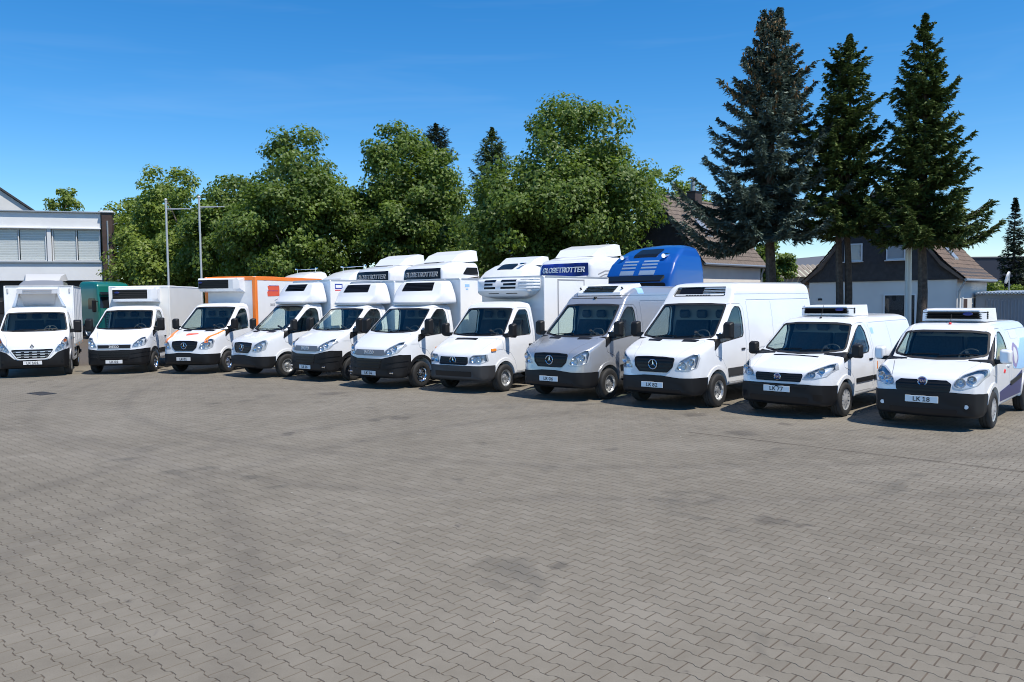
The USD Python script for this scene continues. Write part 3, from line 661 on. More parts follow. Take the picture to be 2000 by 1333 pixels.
mat('hall_roof', (0.30, 0.255, 0.20), 0.7, noise=(0.4, 0.15))
mat('hall_dark', (0.10, 0.105, 0.115), 0.6)
mat('hall_navy', (0.016, 0.020, 0.036), 0.55)
mat('garage_grey', (0.20, 0.215, 0.24), 0.6, noise=(1.0, 0.08))
mat('pole_white', (0.62, 0.65, 0.63), 0.4, coat=.3)
mat('pole_steel', (0.50, 0.50, 0.49), 0.4, metal=.5)
def panel(poly3, th):  # flat polygon in 3D thickened along its normal
    p = np.asarray(poly3, float); nrm = unit(np.cross(p[1] - p[0], p[2] - p[0])); return hull(list(p) + list(p - nrm * th))
ob = thing('office_building', 'long white flat roofed office with closed light blinds and brown end column', 'building', (-31.75, 62.6, 0), 18.4)
W_ = 17.0
put('upper_wall', rbox(W_, 9, 1.15, (-W_ / 2 - .05, 4.6, 8.72), .03), 'fascia', ob)
put('roof_edge', rbox(W_ + .3, 9.3, .10, (-W_ / 2 - .1, 4.55, 9.35), .02), 'zinc', ob)
put('lower_wall', rbox(W_, 9, 1.35, (-W_ / 2 - .05, 4.6, 4.78), .03), 'fascia', ob)
put('window_sill', rbox(W_, .22, .12, (-W_ / 2 - .05, .06, 5.52), .02), 'zinc', ob)
put('core_wall', rbox(W_ - .2, 8.4, 8.0, (-W_ / 2 - .05, 4.9, 4.2), .02), 'dark_inside', ob)
put('ground_floor_wall', rbox(W_ - 3, 6.5, 4.0, (-W_ / 2 - 1, 5.6, 2.05), .02), 'wall_white', ob)
put('eaves_board', rbox(W_, .25, .10, (-W_ / 2 - .05, .05, 8.10), .02), 'fascia', ob)
x = -.12
for q in range(4):
    wdt = 3.35 if q == 0 else 3.75
    put('window_post', rbox(.28, .34, 2.6, (x - wdt - .19, .22, 6.85), .02), 'win_frame', ob)
    wi = put('window_frame', prism_y(sg.box(x - wdt, 5.58, x - .02, 8.06).difference(sg.union_all([sg.box(x - wdt + .07, 5.66, x - wdt / 2 - .03, 7.98), sg.box(x - wdt / 2 + .03, 5.66, x - .09, 7.98)]) if hasattr(sg, 'union_all') else shapely.union_all([sg.box(x - wdt + .07, 5.66, x - wdt / 2 - .03, 7.98), sg.box(x - wdt / 2 + .03, 5.66, x - .09, 7.98)])), .20, .30), 'win_frame', ob)
    for h_ in (0, 1):
        c = x - wdt * (.25 + .5 * h_)
        put('pane', rbox(wdt / 2 - .14, .012, 2.3, (c, .27, 6.82), .003), 'window_glass', wi)
        n_ = 18
        put('blind', join(*[rbox(wdt / 2 - .16, .02, 2.3 / n_ - .012, (c, .36, 5.68 + (k_ + .5) * 2.3 / n_), .006) for k_ in range(n_)]), 'blind', wi, kind='stuff')
    x -= wdt + .38
put('end_column', rbox(.75, 1.0, 9.3, (.42, .30, 4.68), .03), 'brown_clad', ob)
put('column_cap', rbox(.95, 1.2, .14, (.42, .30, 9.40), .03), 'fascia', ob)
put('drainpipe', tube([(.46, -.24, 8.7), (.46, -.24, .2)], .06, 8), 'zinc', ob, 40)
lp = put('wall_lamp', tube([(.8, 0, 8.4), (1.1, -.1, 8.55), (1.5, -.2, 8.5)], .03, 6), 'zinc', ob); put('lamp_head', rbox(.55, .25, .12, (1.7, -.22, 8.48), .05), 'grp_white', lp)
gh = thing('gabled_hall', 'white gabled hall roof edge rising behind the flat roofed office', 'building', (-46.1, 78.0, 0), 33)
put('gable_wall', prism_y(sg.Polygon([(.0, 0), (.0, 11.2), (-8, 17.1), (-16, 11.2), (-16, 0)]), 0, 12), 'wall_white', gh)
put('roof', prism_y(sg.Polygon([(.5, 10.9), (-8, 17.15), (-16.5, 10.9), (-16.5, 11.1), (-8, 17.4), (.5, 11.1)]), -.25, 12.4), 'dark_metal', gh)
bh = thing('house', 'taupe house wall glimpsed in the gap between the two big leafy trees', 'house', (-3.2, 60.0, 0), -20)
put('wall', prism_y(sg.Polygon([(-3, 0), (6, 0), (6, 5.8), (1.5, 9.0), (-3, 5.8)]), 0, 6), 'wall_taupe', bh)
put('roof', prism_y(sg.Polygon([(-3.4, 5.6), (1.5, 9.1), (6.4, 5.6), (6.4, 5.8), (1.5, 9.4), (-3.4, 5.8)]), -.3, 6.3), 'tile_grey', bh)
put('window', rbox(1.1, .1, 1.3, (-.2, -.02, 4.6), .02), 'dark_inside', bh)

def tiles(L, z0, y0, z1, y1, tw=.30, ex=.34, seed=3, flare=0.0):
    """Interlocking pantiles on a roof plane: x from 0 to L, from the eave (y0, z0) up to the ridge (y1, z1)."""
    r = np.random.default_rng(seed)
    sl = math.hypot(y1 - y0, z1 - z0); a = np.array([0, (y1 - y0) / sl, (z1 - z0) / sl]); nrm = np.array([0, -a[2], a[1]])
    if nrm[2] < 0: nrm = -nrm
    V, F = [], []; o = 0
    nx, ny = int(L / tw), int(sl / ex)
    for j in range(ny):
        for i in range(nx):
            x0 = i * L / nx; d0 = j * sl / ny; s = np.array([0, .30, .62, 1.0]) * L / nx; hh = np.array([.018, -.004, .0, .030]) 
            jit = r.normal(0, .003)
            for dd, lift in ((d0 - .05, .045), (d0 + sl / ny, .012)):
                fl = flare * max(0, 1 - dd / 1.2) ** 2
                for q in range(4): V.append(np.array([x0 + s[q], y0, z0]) + a * dd + nrm * (lift + hh[q] + jit + fl))
            for q in range(3): V.append(np.array([x0 + s[q] + .0, y0, z0]) + a * (d0 - .05) + nrm * (flare * max(0, 1 - d0 / 1.2) ** 2))
            V.append(np.array([x0 + s[3], y0, z0]) + a * (d0 - .05) + nrm * (flare * max(0, 1 - d0 / 1.2) ** 2))
            for q in range(3): F += [(o + q, o + q + 1, o + 5 + q), (o + q, o + 5 + q, o + 4 + q), (o + 8 + q, o + 9 + q, o + 1 + q), (o + 8 + q, o + 1 + q, o + q)]
            o += 12
    V, F = np.array(V), np.array(F)
    f0 = np.cross(V[F[0, 1]] - V[F[0, 0]], V[F[0, 2]] - V[F[0, 0]])
    return V, (F if f0 @ nrm > 0 else F[:, ::-1])
def gable_house(name, label, x, y, rz, depth, half, eave, ridge, wallm, roofm, gablem, gable_from, flare=0, seed=3):
    """Local axes: -y faces the gable's front, x across; roof planes fall to -x and +x; depth runs along +y."""
    h = thing(name, label, 'house', (x, y, 0), rz)
    put('wall', join(rbox(2 * half, depth, gable_from, (0, depth / 2, gable_from / 2), .02)), wallm, h)
    e = eave
    prof = [(-half - .02, gable_from), (half + .02, gable_from), (half + .30, e), (half * .72, e + (ridge - e) * .25), (0, ridge - .05), (-half * .72, e + (ridge - e) * .25), (-half - .30, e)]
    if not flare: prof = [(-half, gable_from), (half, gable_from), (half, e), (0, ridge - .05), (-half, e)]
    put('gable_cladding', prism_y(sg.Polygon(prof), -.06, depth), gablem, h)
    return h
# right house: dark gable to the camera, white ground floor
H = gable_house('house', 'house with dark slate gable and white ground floor behind the conifers', 19.45, 42.5, -42.2, 6.3, 3.73, 3.15, 7.9, 'wall_white', 'tile_brown', 'slate', 3.0, flare=1)
for s_ in (1, -1):
    V_, F_ = tiles(6.7, 3.1, 0, 7.95, -3.95, flare=.0, seed=4)
    # bring the plane to this side: its own x runs along the house's depth
    X_ = np.column_stack([s_ * (4.1 + V_[:, 1]), V_[:, 0] - .2, V_[:, 2]])
    t_ = np.clip((4.1 - np.abs(X_[:, 0])) / 4.1, 0, 1); X_[:, 2] = 3.05 + (7.95 - 3.05) * (t_ ** 1.22) + (X_[:, 2] - (3.1 + (7.95 - 3.1) * t_))
    r_ = put('roof', prism_y(sg.Polygon([(s_ * 4.1, 2.98), (s_ * 3.0, 3.95), (s_ * 1.6, 5.85), (0, 7.9), (0, 7.7), (s_ * 1.6, 5.6), (s_ * 3.0, 3.7), (s_ * 4.1, 2.85)]), -.2, 6.5), 'tile_brown', H)
    put('roof_tiles', (X_, F_ if s_ < 0 else F_[:, ::-1], None), 'tile_brown', r_, kind='stuff')
    put('gutter', tube([(s_ * 4.16, -.25, 2.96), (s_ * 4.16, 6.5, 2.96)], .07, 8), 'zinc', H, 40)
put('downpipe', tube([(4.1, -.1, 2.9), (3.85, -.12, 2.4), (3.80, -.12, .1)], .05, 8), 'zinc', H, 40)
sk = put('skylight', hull([(2.62 + a, y_, 4.50 - a * 1.25 + c) for y_ in (2.2, 3.0) for a in (-.45, .45) for c in (.10, .22)]), 'zinc', H)
def house_window(h, x, z, w, ht, y=-.06, curtain=True):
    fr = sg.box(x - w / 2, z - ht / 2, x + w / 2, z + ht / 2); f = put('window_frame', prism_y(fr.difference(fr.buffer(-.07)), y - .05, y + .02), 'win_frame', h)
    put('pane', rbox(w - .12, .012, ht - .12, (x, y - .02, z), .003), 'window_glass', f)
    put('curtain', rbox(w - .12, .012, ht - .12, (x, y - .004, z), .003), 'curtain' if curtain else 'dark_inside', f)
    put('window_sill', rbox(w + .12, .14, .05, (x, y - .08, z - ht / 2 - .03), .01), 'win_frame', f)
house_window(H, -1.30, 4.55, .95, .95); house_window(H, .85, 4.55, .95, .95)
house_window(H, 1.05, 1.35, 1.6, 1.9, -.005, False)
house_window(H, -2.9, 1.2, .6, .7, -.005, False)
put('wall_vent', rbox(.22, .04, .12, (-3.1, -.02, 2.05), .01), 'dark_inside', H)
dr_ = put('side_door', rbox(.05, .95, 2.0, (3.75, 1.4, 1.0), .01), 'brown_clad', H); put('door_frame', rbox(.08, .10, 2.1, (3.77, .86, 1.05), .01), 'win_frame', dr_)
ar = thing('satellite_dish', 'pale satellite dish on a short mast beside the dark gabled house', 'dish', (26.9, 43.4, 0))
put('mast', tube([(0, 0, 0), (0, 0, 3.3)], .03, 8), 'zinc', ar); put('dish', cyl((-.03, .03, 3.1), (-.09, .08, 3.12), .33, seg=20), 'grp_white', ar)
# middle house: brown tiled roof falling towards the sun
H = gable_house('house', 'white house with big brown tiled roof and chimney beyond the blue truck', 8.55, 47.55, -42.2, 7.6, 3.0, 4.35, 8.15, 'wall_pink', 'tile_grey', 'slate', 4.3)
for s_ in (1, -1):
    V_, F_ = tiles(8.0, 4.2, 0, 8.2, -3.25, seed=5)
    X_ = np.column_stack([s_ * (3.3 + V_[:, 1]), V_[:, 0] - .25, V_[:, 2]])
    r_ = put('roof', prism_y(sg.Polygon([(s_ * 3.3, 4.16), (0, 8.16), (0, 7.95), (s_ * 3.3, 4.0)]), -.22, 7.7), 'tile_grey', H)
    put('roof_tiles', (X_, F_ if s_ < 0 else F_[:, ::-1], None), 'tile_grey', r_, kind='stuff')
    put('gutter', tube([(s_ * 3.38, -.25, 4.12), (s_ * 3.38, 7.8, 4.12)], .07, 8), 'zinc', H, 40)
put('ridge', tube([(0, -.25, 8.26), (0, 7.8, 8.26)], .12, 8), 'tile_grey', H, 40)
ch = put('chimney', rbox(.60, .85, 1.5, (.15, 4.3, 8.05), .02), 'brown_clad', H); put('flue', tube([(.15, 4.1, 8.7), (.15, 4.1, 9.7)], .13, 10), 'zinc', ch, 40)
put('chimney_cap', rbox(.72, .97, .08, (.15, 4.3, 8.82), .02), 'dark_metal', ch)
put('skylight', hull([(1.55 + a, y_, 6.28 - a * 1.22 + c) for y_ in (2.6, 3.3) for a in (-.45, .45) for c in (.10, .20)]), 'zinc', H)
put('downpipe', tube([(3.2, 7.65, 4.05), (3.05, 7.65, 3.6), (3.05, 7.65, .1)], .05, 8), 'zinc', H, 40)
# halls, garage, poles
hl = thing('warehouse', 'low brown warehouse with corrugated roof beyond the houses', 'warehouse', (26.0, 76.0, 0), -8)
put('wall', rbox(16, 12, 4.0, (2, 6, 2.0), .03), 'hall_wall', hl)
put('roof', join(*[hull([(-6.2 + k_ * .5, -.3, 4.0), (-6.2 + k_ * .5 + .44, -.3, 4.0), (-6.2 + k_ * .5, 5, 5.25), (-6.2 + k_ * .5 + .44, 5, 5.25), (-6.2 + k_ * .5 + .22, -.3, 4.12), (-6.2 + k_ * .5 + .22, 5, 5.37)]) for k_ in range(33)]), 'hall_roof', hl, kind='stuff')
put('roof_ridge', hull([(-6.2, 4.8, 5.0), (10.2, 4.8, 5.0), (-6.2, 12, 5.5), (10.2, 12, 6.8), (-6.2, 12, 5.0), (10.2, 12, 5.0)]), 'hall_dark', hl)
nb = thing('warehouse', 'dark navy blue warehouse far off at the right edge', 'warehouse', (60.0, 86.0, 0), 0)
put('wall', rbox(36, 20, 6.0, (4, 10, 3.0), .03), 'hall_navy', nb); put('roof_edge', rbox(36.2, 20.2, .16, (4, 10, 6.06), .03), 'hall_dark', nb)
ga = thing('garage', 'grey garage with ribbed door and corrugated roof edge at the right edge', 'garage', (24.45, 42.3, 0), -42.2)
put('wall', rbox(6.4, 5.5, 2.2, (3.2, 2.8, 1.1), .02), 'garage_grey', ga)
for k_ in range(2):
    d_ = put('garage_door', rbox(2.5, .05, 1.95, (1.75 + 2.9 * k_, .03, 1.0), .01), 'garage_grey', ga)
    for q in range(16): put('door_rib', rbox(.07, .03, 1.9, (.60 + 2.9 * k_ + q * .153, -.005, 1.0), .008), 'garage_grey', d_)
put('roof_sheet', join(*[tube([(.1 + q * .16, -.18, 2.28), (.1 + q * .16, 5.6, 2.36)], .07, 6) for q in range(40)]), 'alu', ga, kind='stuff')
def pole(name, label, x, y, h, r0, r1, m_, arm=None, group=None):
    t = thing(name, label, 'pole', (x, y, 0), 0, group)
    zz = np.linspace(0, h, 10); put('shaft', tube(np.column_stack([0 * zz, 0 * zz, zz]), np.interp(zz, [0, h * .5, h], [r0, r0 * .8, r1]), 14), m_, t, 40)
    put('base_plate', rbox(r0 * 4, r0 * 4, .04, (0, 0, .02), .01), 'zinc', t)
    put('finial', Manifold.sphere(r1 * 1.5, 14).translate((0, 0, h + r1)), m_, t, 40)
    if arm:
        put('arm', tube([(0, 0, h - arm[1]), (arm[0], -.05, h - arm[1] - .02)], .022, 8), m_, t, 40); put('arm_stay', tube([(0, 0, h - arm[1] - .06), (arm[0] * .6, -.03, h - arm[1] - .04)], .012, 6), m_, t, 40)
pole('flagpole', 'thin steel pole with side arm, rising behind the cream box truck', -15.35, 36.0, 6.85, .055, .045, 'pole_steel', (1.15, .35))
pole('flagpole', 'thin steel pole with side arm, just left of the orange trimmed box truck', -13.87, 36.0, 6.95, .055, .045, 'pole_steel', (1.15, .38))
pole('lamp_pole', 'tall tapered white pole standing between the two right conifers', 16.95, 34.3, 11.2, .15, .06, 'pole_white')
# ------------------------------------------------------------------ wheels
def revolve_y(profile, seg=40):
    """profile: (radius, axial) polyline, closed; axis along y."""
    t = trimesh.creation.revolve(np.asarray(profile + profile[:1], float), sections=seg)
    v = np.array(t.vertices)
    return np.column_stack([v[:, 0], v[:, 2], -v[:, 1]]), np.array(t.faces)
def as_man(vf):
    t = trimesh.Trimesh(*vf, process=True); t.merge_vertices()
    if t.volume < 0: t.invert()
    return man(t)
_wheels = {}
def wheel_meshes(R, w, kind):
    key = (R, w, kind)
    if key in _wheels: return _wheels[key]
    h = w / 2; q = 0.205 if R > 0.33 else 0.198
    if R > 0.45: q = 0.29
    ty = revolve_y([(q, -h + .02), (R - .05, -h), (R - .015, -h + .015), (R, -h + .04), (R, -.035), (R - .008, -.03), (R - .008, -.022), (R, -.017), (R, .017), (R - .008, .022), (R - .008, .03), (R, .035),
                    (R, h - .04), (R - .015, h - .015), (R - .05, h), (q + .02, h - .004), (q, h - .02)])
    disc = [(0.0, h - .035), (.05, h - .035), (.062, h - .045), (.085, h - .06), (q * .62, h - .075), (q * .82, h - .06), (q * .90, h - .045), (q * .93, h - .012), (q + .006, h - .008), (q + .006, h - .03), (q * .95, h - .06), (q * .88, h - .10), (0.0, h - .10)]
    if R > 0.45: disc = [(0.0, h - .05), (.13, h - .05), (.15, h - .10), (.19, h - .16), (q * .82, h - .15), (q * .93, h - .05), (q * .97, h - .01), (q + .006, h - .006), (q + .006, h - .03), (q * .95, h - .14), (q * .86, h - .19), (0.0, h - .19)]
    if kind == 'cap':
        disc = [(0.0, h - .012), (.05, h - .012), (.06, h - .02), (q * .80, h - .028), (q * .95, h - .022), (q + .012, h - .014), (q + .012, h - .03), (q * .9, h - .06), (0.0, h - .06)]
    rim = as_man(revolve_y(disc))
    holes = []
    def hole(a, rr, size, l=None):
        c = np.array([rr * math.cos(a), h - .2, rr * math.sin(a)])
        if l is None: return cyl(c, c + [0, .3, 0], size, seg=10)
        b = Manifold.cube((l, .3, size), True).rotate((0, -math.degrees(a), 0)).translate(tuple(c + [0, .15, 0]))
        return b
    if kind == 'steel': holes = [hole(k * 2 * math.pi / 18, q * .80, .024, .030) for k in range(18)]
    if kind == 'round': holes = [hole(k * 2 * math.pi / 9, q * .72, .022) for k in range(9)]
    if kind == 'truck': holes = [hole(k * 2 * math.pi / 10, q * .78, .032) for k in range(10)]
    if kind == 'cap':
        for k in range(7):
            a = k * 2 * math.pi / 7
            holes += [hole(a - .16, q * .74, .034, .085), hole(a + .24, q * .82, .03, .05)]
    if holes: rim = rim - Manifold.batch_boolean(holes, m3.OpType.Add)
    nuts = []
    if kind != 'cap':
        for k in range(6 if R < .45 else 10):
            a = k * 2 * math.pi / (6 if R < .45 else 10); rr = .075 if R < .45 else .17
            c = np.array([rr * math.cos(a), h - .075 if R < .45 else h - .16, rr * math.sin(a)]); nuts.append(cyl(c, c + [0, .035, 0], .012, seg=6))
        rim = rim + Manifold.batch_boolean(nuts, m3.OpType.Add)
    back = cyl([0, h - .14, 0], [0, h - .11, 0], q + .002, seg=24) if R < .45 else cyl([0, h - .25, 0], [0, h - .2, 0], q + .002, seg=24)
    _wheels[key] = (ty, rim, back)
    return _wheels[key]
def wheel(parent, x, y, R=0.345, w=0.23, kind='steel', rim_mat='steel_rim', side=1, z=None):
    ty, rim, back = wheel_meshes(R, w, kind)
    h = holder('wheel', parent, (x, y, R if z is None else z), 0 if side > 0 else 180)
    put('tyre', ty, 'rubber', h, 40); put('rim', rim, rim_mat, h, 40); put('brake_disc', back, 'dark_metal', h, 40)

# ------------------------------------------------------------------ vehicles
def both(poly_fn, poly, a, b):
    """A front view or side view region on the left and the right of a vehicle."""
    if poly_fn is prism_y: return prism_y(poly, a, b) + prism_y(poly, -b, -a)
    return prism_x(poly, a, b) + prism_x(flip(poly), a, b)
class Veh:
    def __init__(s, root, spec):
        s.root, s.sp = root, spec
        if 'body_obj' not in spec: spec['body_obj'] = Body(**spec['body'])
        s.b = spec['body_obj']
        s.parts = []
    def sx(s, y, z, d=0.0, x0=-0.5, x1=1.6):
        """x of the body's front surface at (y, z)."""
        X = np.linspace(x1, x0, 800); f = s.b.f(np.column_stack([X, np.full(800, y), np.full(800, z)])) - d
        k = np.argmax(f < 0); return float(X[k])
    def sy(s, x, z, d=0.0):
        Y = np.linspace(1.4, 0, 700); f = s.b.f(np.column_stack([np.full(700, x), Y, np.full(700, z)])) - d
        return float(Y[np.argmax(f < 0)])
    def sz(s, x, y, d=0.0):
        Z = np.linspace(3.6, .4, 1000); f = s.b.f(np.column_stack([np.full(1000, x), np.full(1000, y), Z])) - d
        return float(Z[np.argmax(f < 0)])
    def add(s, name, mesh, mat, parent=None, label=None, surf=True):
        if hasattr(mesh, 'is_empty') and mesh.is_empty(): print('empty', s.root.GetPath(), name); return None
        return put(name, s.b.shaded(mesh) if surf else mesh, mat, parent or s.root, 35, label)
    def slab(s, name, prism, mat, out=0.012, inn=-0.006, parent=None, label=None, minus=None):
        m = s.b.slab(prism, out, inn)
        if minus is not None: m = m - minus
        return s.add(name, m, mat, parent, label)
    def shell(s, paint='paint_white'):
        sp, b = s.sp, s.b
        if 'shell' not in sp:
            arches = []
            for ax, ar in sp['arches']:
                for sg_ in (1, -1):
                    arches.append(cyl([ax, sg_ * .45, sp.get('r', .345) + .02], [ax, sg_ * 1.4, sp.get('r', .345) + .02], ar, seg=40))
            arches = Manifold.batch_boolean(arches, m3.OpType.Add)
            M = b.level(0)
            flare = [sg.Point(ax, sp.get('r', .345) + .02).buffer(ar + .07, 24).difference(sg.Point(ax, sp.get('r', .345) + .02).buffer(ar - .02, 24)).intersection(sg.box(-9, sp.get('flare_z', .42), 3, 3)) for ax, ar in sp['arches']]
            for fl in flare: M = M + (b.level(.018) ^ both(prism_y, fl, .4, 1.4))
            cav = b.level(-.05) ^ prism_y(rp(sp['cavity'], .04), -2, 2)
            M = M - cav - arches
            ws = rp(sp['windscreen'], .06)
            wsx = sp.get('ws_x', (-.95, 1.2))
            wp = prism_x(ws, *wsx)
            sw = rp(sp['side_window'], .05); swp = both(prism_y, sw, .45, 1.4)
            M = M - wp - swp
            lining = ((b.level(-.049) - b.level(-.07)) ^ prism_y(rp(sp['cavity'], .04), -2, 2)) - wp - swp
            out = {'windscreen': b.slab(prism_x(ws.buffer(-.035), *wsx), -.004, -.010),
                   'windscreen_seal': b.slab(prism_x(ws.buffer(.004).difference(ws.buffer(-.037)), *wsx), -.001, -.013),
                   'wl': b.slab(prism_y(sw.buffer(-.02), .45, 1.4), -.006, -.012), 'wr': b.slab(prism_y(sw.buffer(-.02), -1.4, -.45), -.006, -.012)}
            ring = sw.buffer(.006).difference(sw.buffer(-.022))
            out['sl'] = b.slab(prism_y(ring, .45, 1.4), -.002, -.014); out['sr'] = b.slab(prism_y(ring, -1.4, -.45), -.002, -.014)
            # lamp pockets
            hl = rp(sp['headlight'], sp.get('hl_r', .03)); out['hl_poly'] = hl
            hp = both(prism_x, hl, sp.get('hl_x', .45), 1.6)
            M = M - (hp - b.level(-.085))
            # bumper
            bp = prism_x(rp(sp['bumper'], sp.get('bumper_r', .02)), sp.get('bumper_x', .36), 1.8)
            out['bumper'] = (b.level(.012) ^ bp) - arches - hp
            M = M - bp
            # bonnet
            bo = prism_z(rp(sp['bonnet'], .05), sp.get('bonnet_z', .9), 1.75)
            bin_ = prism_z(rp(sp['bonnet'], .05).buffer(-.009), sp.get('bonnet_z', .9), 1.75)
            gr = prism_x(rp(sp['grille'], .03), .3, 1.6) if 'grille' in sp else None
            out['bonnet'] = M ^ bin_
            M = M - bo
            # doors
            d = rp(sp['door'], .06); di = d.buffer(-.009)
            out['dl'] = M ^ prism_y(di, .5, 1.4); out['dr'] = M ^ prism_y(di, -1.4, -.5)
            M = M - both(prism_y, d, .5, 1.4)
            # pressed lines and shut lines of the sides
            if sp.get('lines'):
                L = shapely.union_all([sg.LineString(l).buffer(w / 2, cap_style='flat') for l, w in sp['lines']])
                M = M - (both(prism_y, L, .3, 1.5) - b.level(-.012))
            if sp.get('roof_lines'):
                L = shapely.union_all([sg.LineString(l).buffer(w / 2, cap_style='flat') for l, w in sp['roof_lines']])
                M = M - (prism_z(L, sp['roof_z'], 4) - b.level(-.010))
            out['body'], out['lining'], out['arches'], out['hp'] = M, lining, arches, hp
            sp['shell'] = {k: (b.shaded(v) if isinstance(v, Manifold) and k not in ('arches', 'hp', 'body') else v) for k, v in out.items()}
        o = sp['shell']; s.o = o
        body = o['body']
        for c in getattr(s, 'cuts', []): body = body - c
        put('body', b.shaded(body), paint, s.root)
        put('bonnet', o['bonnet'], paint, s.root)
        for k, wk, sk in (('dl', 'wl', 'sl'), ('dr', 'wr', 'sr')):
            d = put('door', o[k], paint, s.root)
            put('window_seal', o[sk], 'seal', d); put('side_window', o[wk], 'glass', d)
            if sp.get('handle'):
                hx, hz = sp['handle']; y = s.sy(hx, hz); y = y if k == 'dl' else -y
                put('handle', rbox(.17, .05, .04, (hx, y, hz), .012), sp.get('handle_mat', 'black_plastic'), d)
        put('windscreen', o['windscreen'], 'glass', s.root); put('windscreen_seal', o['windscreen_seal'], 'seal', s.root)
        put('front_bumper', o['bumper'], sp.get('bumper_mat', 'black_plastic'), s.root)
        put('cabin_lining', o['lining'], 'lining', s.root)
        s.headlights()
        s.interior()
    def headlights(s):
        sp, b = s.sp, s.b
        if 'lamps' not in sp:
            L = []
            for sg_ in (1, -1):
                P = prism_x(s.o['hl_poly'] if sg_ > 0 else flip(s.o['hl_poly']), sp.get('hl_x', .45), 1.6)
                lens = b.shaded(b.slab(P, .004, -.003)); hous = b.shaded(b.slab(P, -.055, -.082))
                rim = b.shaded((b.level(.005) - b.level(-.07)) ^ prism_x((lambda p: p.difference(p.buffer(-.014)))(s.o['hl_poly'] if sg_ > 0 else flip(s.o['hl_poly'])), sp.get('hl_x', .45), 1.6))
                bowls = []
                for y, z, r, m in sp['bowls']:
                    x = s.sx(sg_ * y, z) - .03
                    t = revolve_y([(.0, -.035), (r * .35, -.034), (r * .7, -.022), (r, .012), (r + .006, .012), (r * .75, -.034), (.0, -.05)], 20)
                    v = np.column_stack([t[0][:, 1], t[0][:, 0], t[0][:, 2]])
                    a = sg_ * math.radians(sp.get('lamp_turn', 25) * .6); v = np.column_stack([v[:, 0] * math.cos(a) - v[:, 1] * math.sin(a), v[:, 0] * math.sin(a) + v[:, 1] * math.cos(a), v[:, 2]])
                    bowls.append((v + [x, sg_ * y, z], t[1], m, r, x, sg_ * y, z))
                L.append((lens, hous, rim, bowls))
            sp['lamps'] = L
        for lens, hous, rim, bowls in sp['lamps']:
            h = put('headlight', lens, 'lens', s.root)
            put('lamp_housing', hous, 'lamp_housing', h); put('lamp_frame', rim, 'hubcap', h)
            for v, f, m, r, x, y, z in bowls:
                put('reflector', (v, f[:, ::-1]), m, h, 40)
                put('bulb', trimesh.creation.icosphere(2, r * .28).apply_translation([x - .015, y, z]), 'chrome', h, True)
    def interior(s):
        sp, b = s.sp, s.b
        xb, zf, zb = sp['bulkhead_x'], sp['floor_z'], sp['belt_z']
        xd = sp['dash_x']
        d = prism_y(rp([(xd + .55, zb - .06), (xd + .1, zb - .02), (xd, zb - .14), (xd + .04, zb - .5), (xd + .55, zb - .5)], .04), -1.2, 1.2) ^ b.level(-.055)
        if not d.is_empty(): put('dashboard', d, 'dash', s.root)
        bk = (Manifold.cube((.03, 3, 3), True).translate((xb, 0, zf + 1.5)) ^ b.level(-.055))
        put('bulkhead', bk, sp.get('bulkhead_mat', 'bulkhead'), s.root)
        for y, wd in ((.42, .48), (-.28, .9) if sp.get('bench', True) else (-.42, .48)):
            st = holder('seat', s.root)
            put('seat_cushion', rbox(.5, wd, .16, (xb + .50, y, zf + .38), .05), 'seat', st)
            put('seat_back', hull([(xb + .30, y - wd / 2, zf + .42), (xb + .30, y + wd / 2, zf + .42), (xb + .18, y - wd / 2, zf + .42), (xb + .18, y + wd / 2, zf + .42), (xb + .16, y - wd / 2 + .04, zf + .98), (xb + .16, y + wd / 2 - .04, zf + .98), (xb + .06, y - wd / 2 + .04, zf + .98), (xb + .06, y + wd / 2 - .04, zf + .98)]), 'seat', st)
            for yy in ((y,) if wd < .6 else (y - .22, y + .22)):
                put('headrest', rbox(.09, .27, .19, (xb + .11, yy, zf + 1.12), .04), 'seat', st)
        c = np.array([xd - .10, .42, zb + .02]); a = math.radians(62)
        t = np.linspace(0, 2 * np.pi, 25)
        ring = np.stack([c[0] - .19 * np.sin(t) * math.cos(a), c[1] + .19 * np.cos(t), c[2] + .19 * np.sin(t) * math.sin(a)], 1)
        ax = np.array([math.sin(a), 0, math.cos(a)])
        put('steering_wheel', join(tube(ring, .016, 6, False), cyl(c + ax * -.0, c + ax * .03, .075, seg=12), cyl(c + ax * .03, c + ax * .3, .03, seg=8), rbox(.04, .36, .035, tuple(c + ax * .012), .01)), 'dash', s.root, 40)
    def mirror(s, x, y, z, h=.36, w=.22, d=.16, arm_z=None, matl='black_plastic', glass=True, arm=True):
        for sg_ in (1, -1):
            m = holder('mirror', s.root)
            rr = .045; w2, h2 = w * .5 - rr, h * .5 - rr
            ms = Manifold.batch_hull([Manifold.sphere(rr * q, 14).translate((x + xx, sg_ * (y + w * .5 + yy), z + zz)) for xx, yy, zz, q in
                [(-.3 * d, a_ * w2, b_ * h2, 1.0) for a_ in (-1, 1) for b_ in (-1, 1)] + [(.12 * d, a_ * w2 * .72, b_ * h2 * .80, 1.1) for a_ in (-1, 1) for b_ in (-1, 1)]]) - Manifold.cube((.5, 2, 2), True).translate((x - .5 * d - .25, sg_ * y, z))
            put('mirror_housing', ms, matl, m, 50)
            put('mirror_glass', rbox(.006, w * .78, h * .82, (x - .5 * d - .002, sg_ * (y + w * .5), z), .002), 'chrome', m)
            if arm:
                yb = s.sy(x + .02, z - h * .38) - .05
                put('mirror_arm', hull([(x + q, sg_ * yy, zz) for q in (-.05, .05) for yy, zz in ((yb, z - h * .52), (yb, z - h * .2), (y + .06, z - h * .44), (y + .06, z - h * .2))]), 'black_plastic', m)
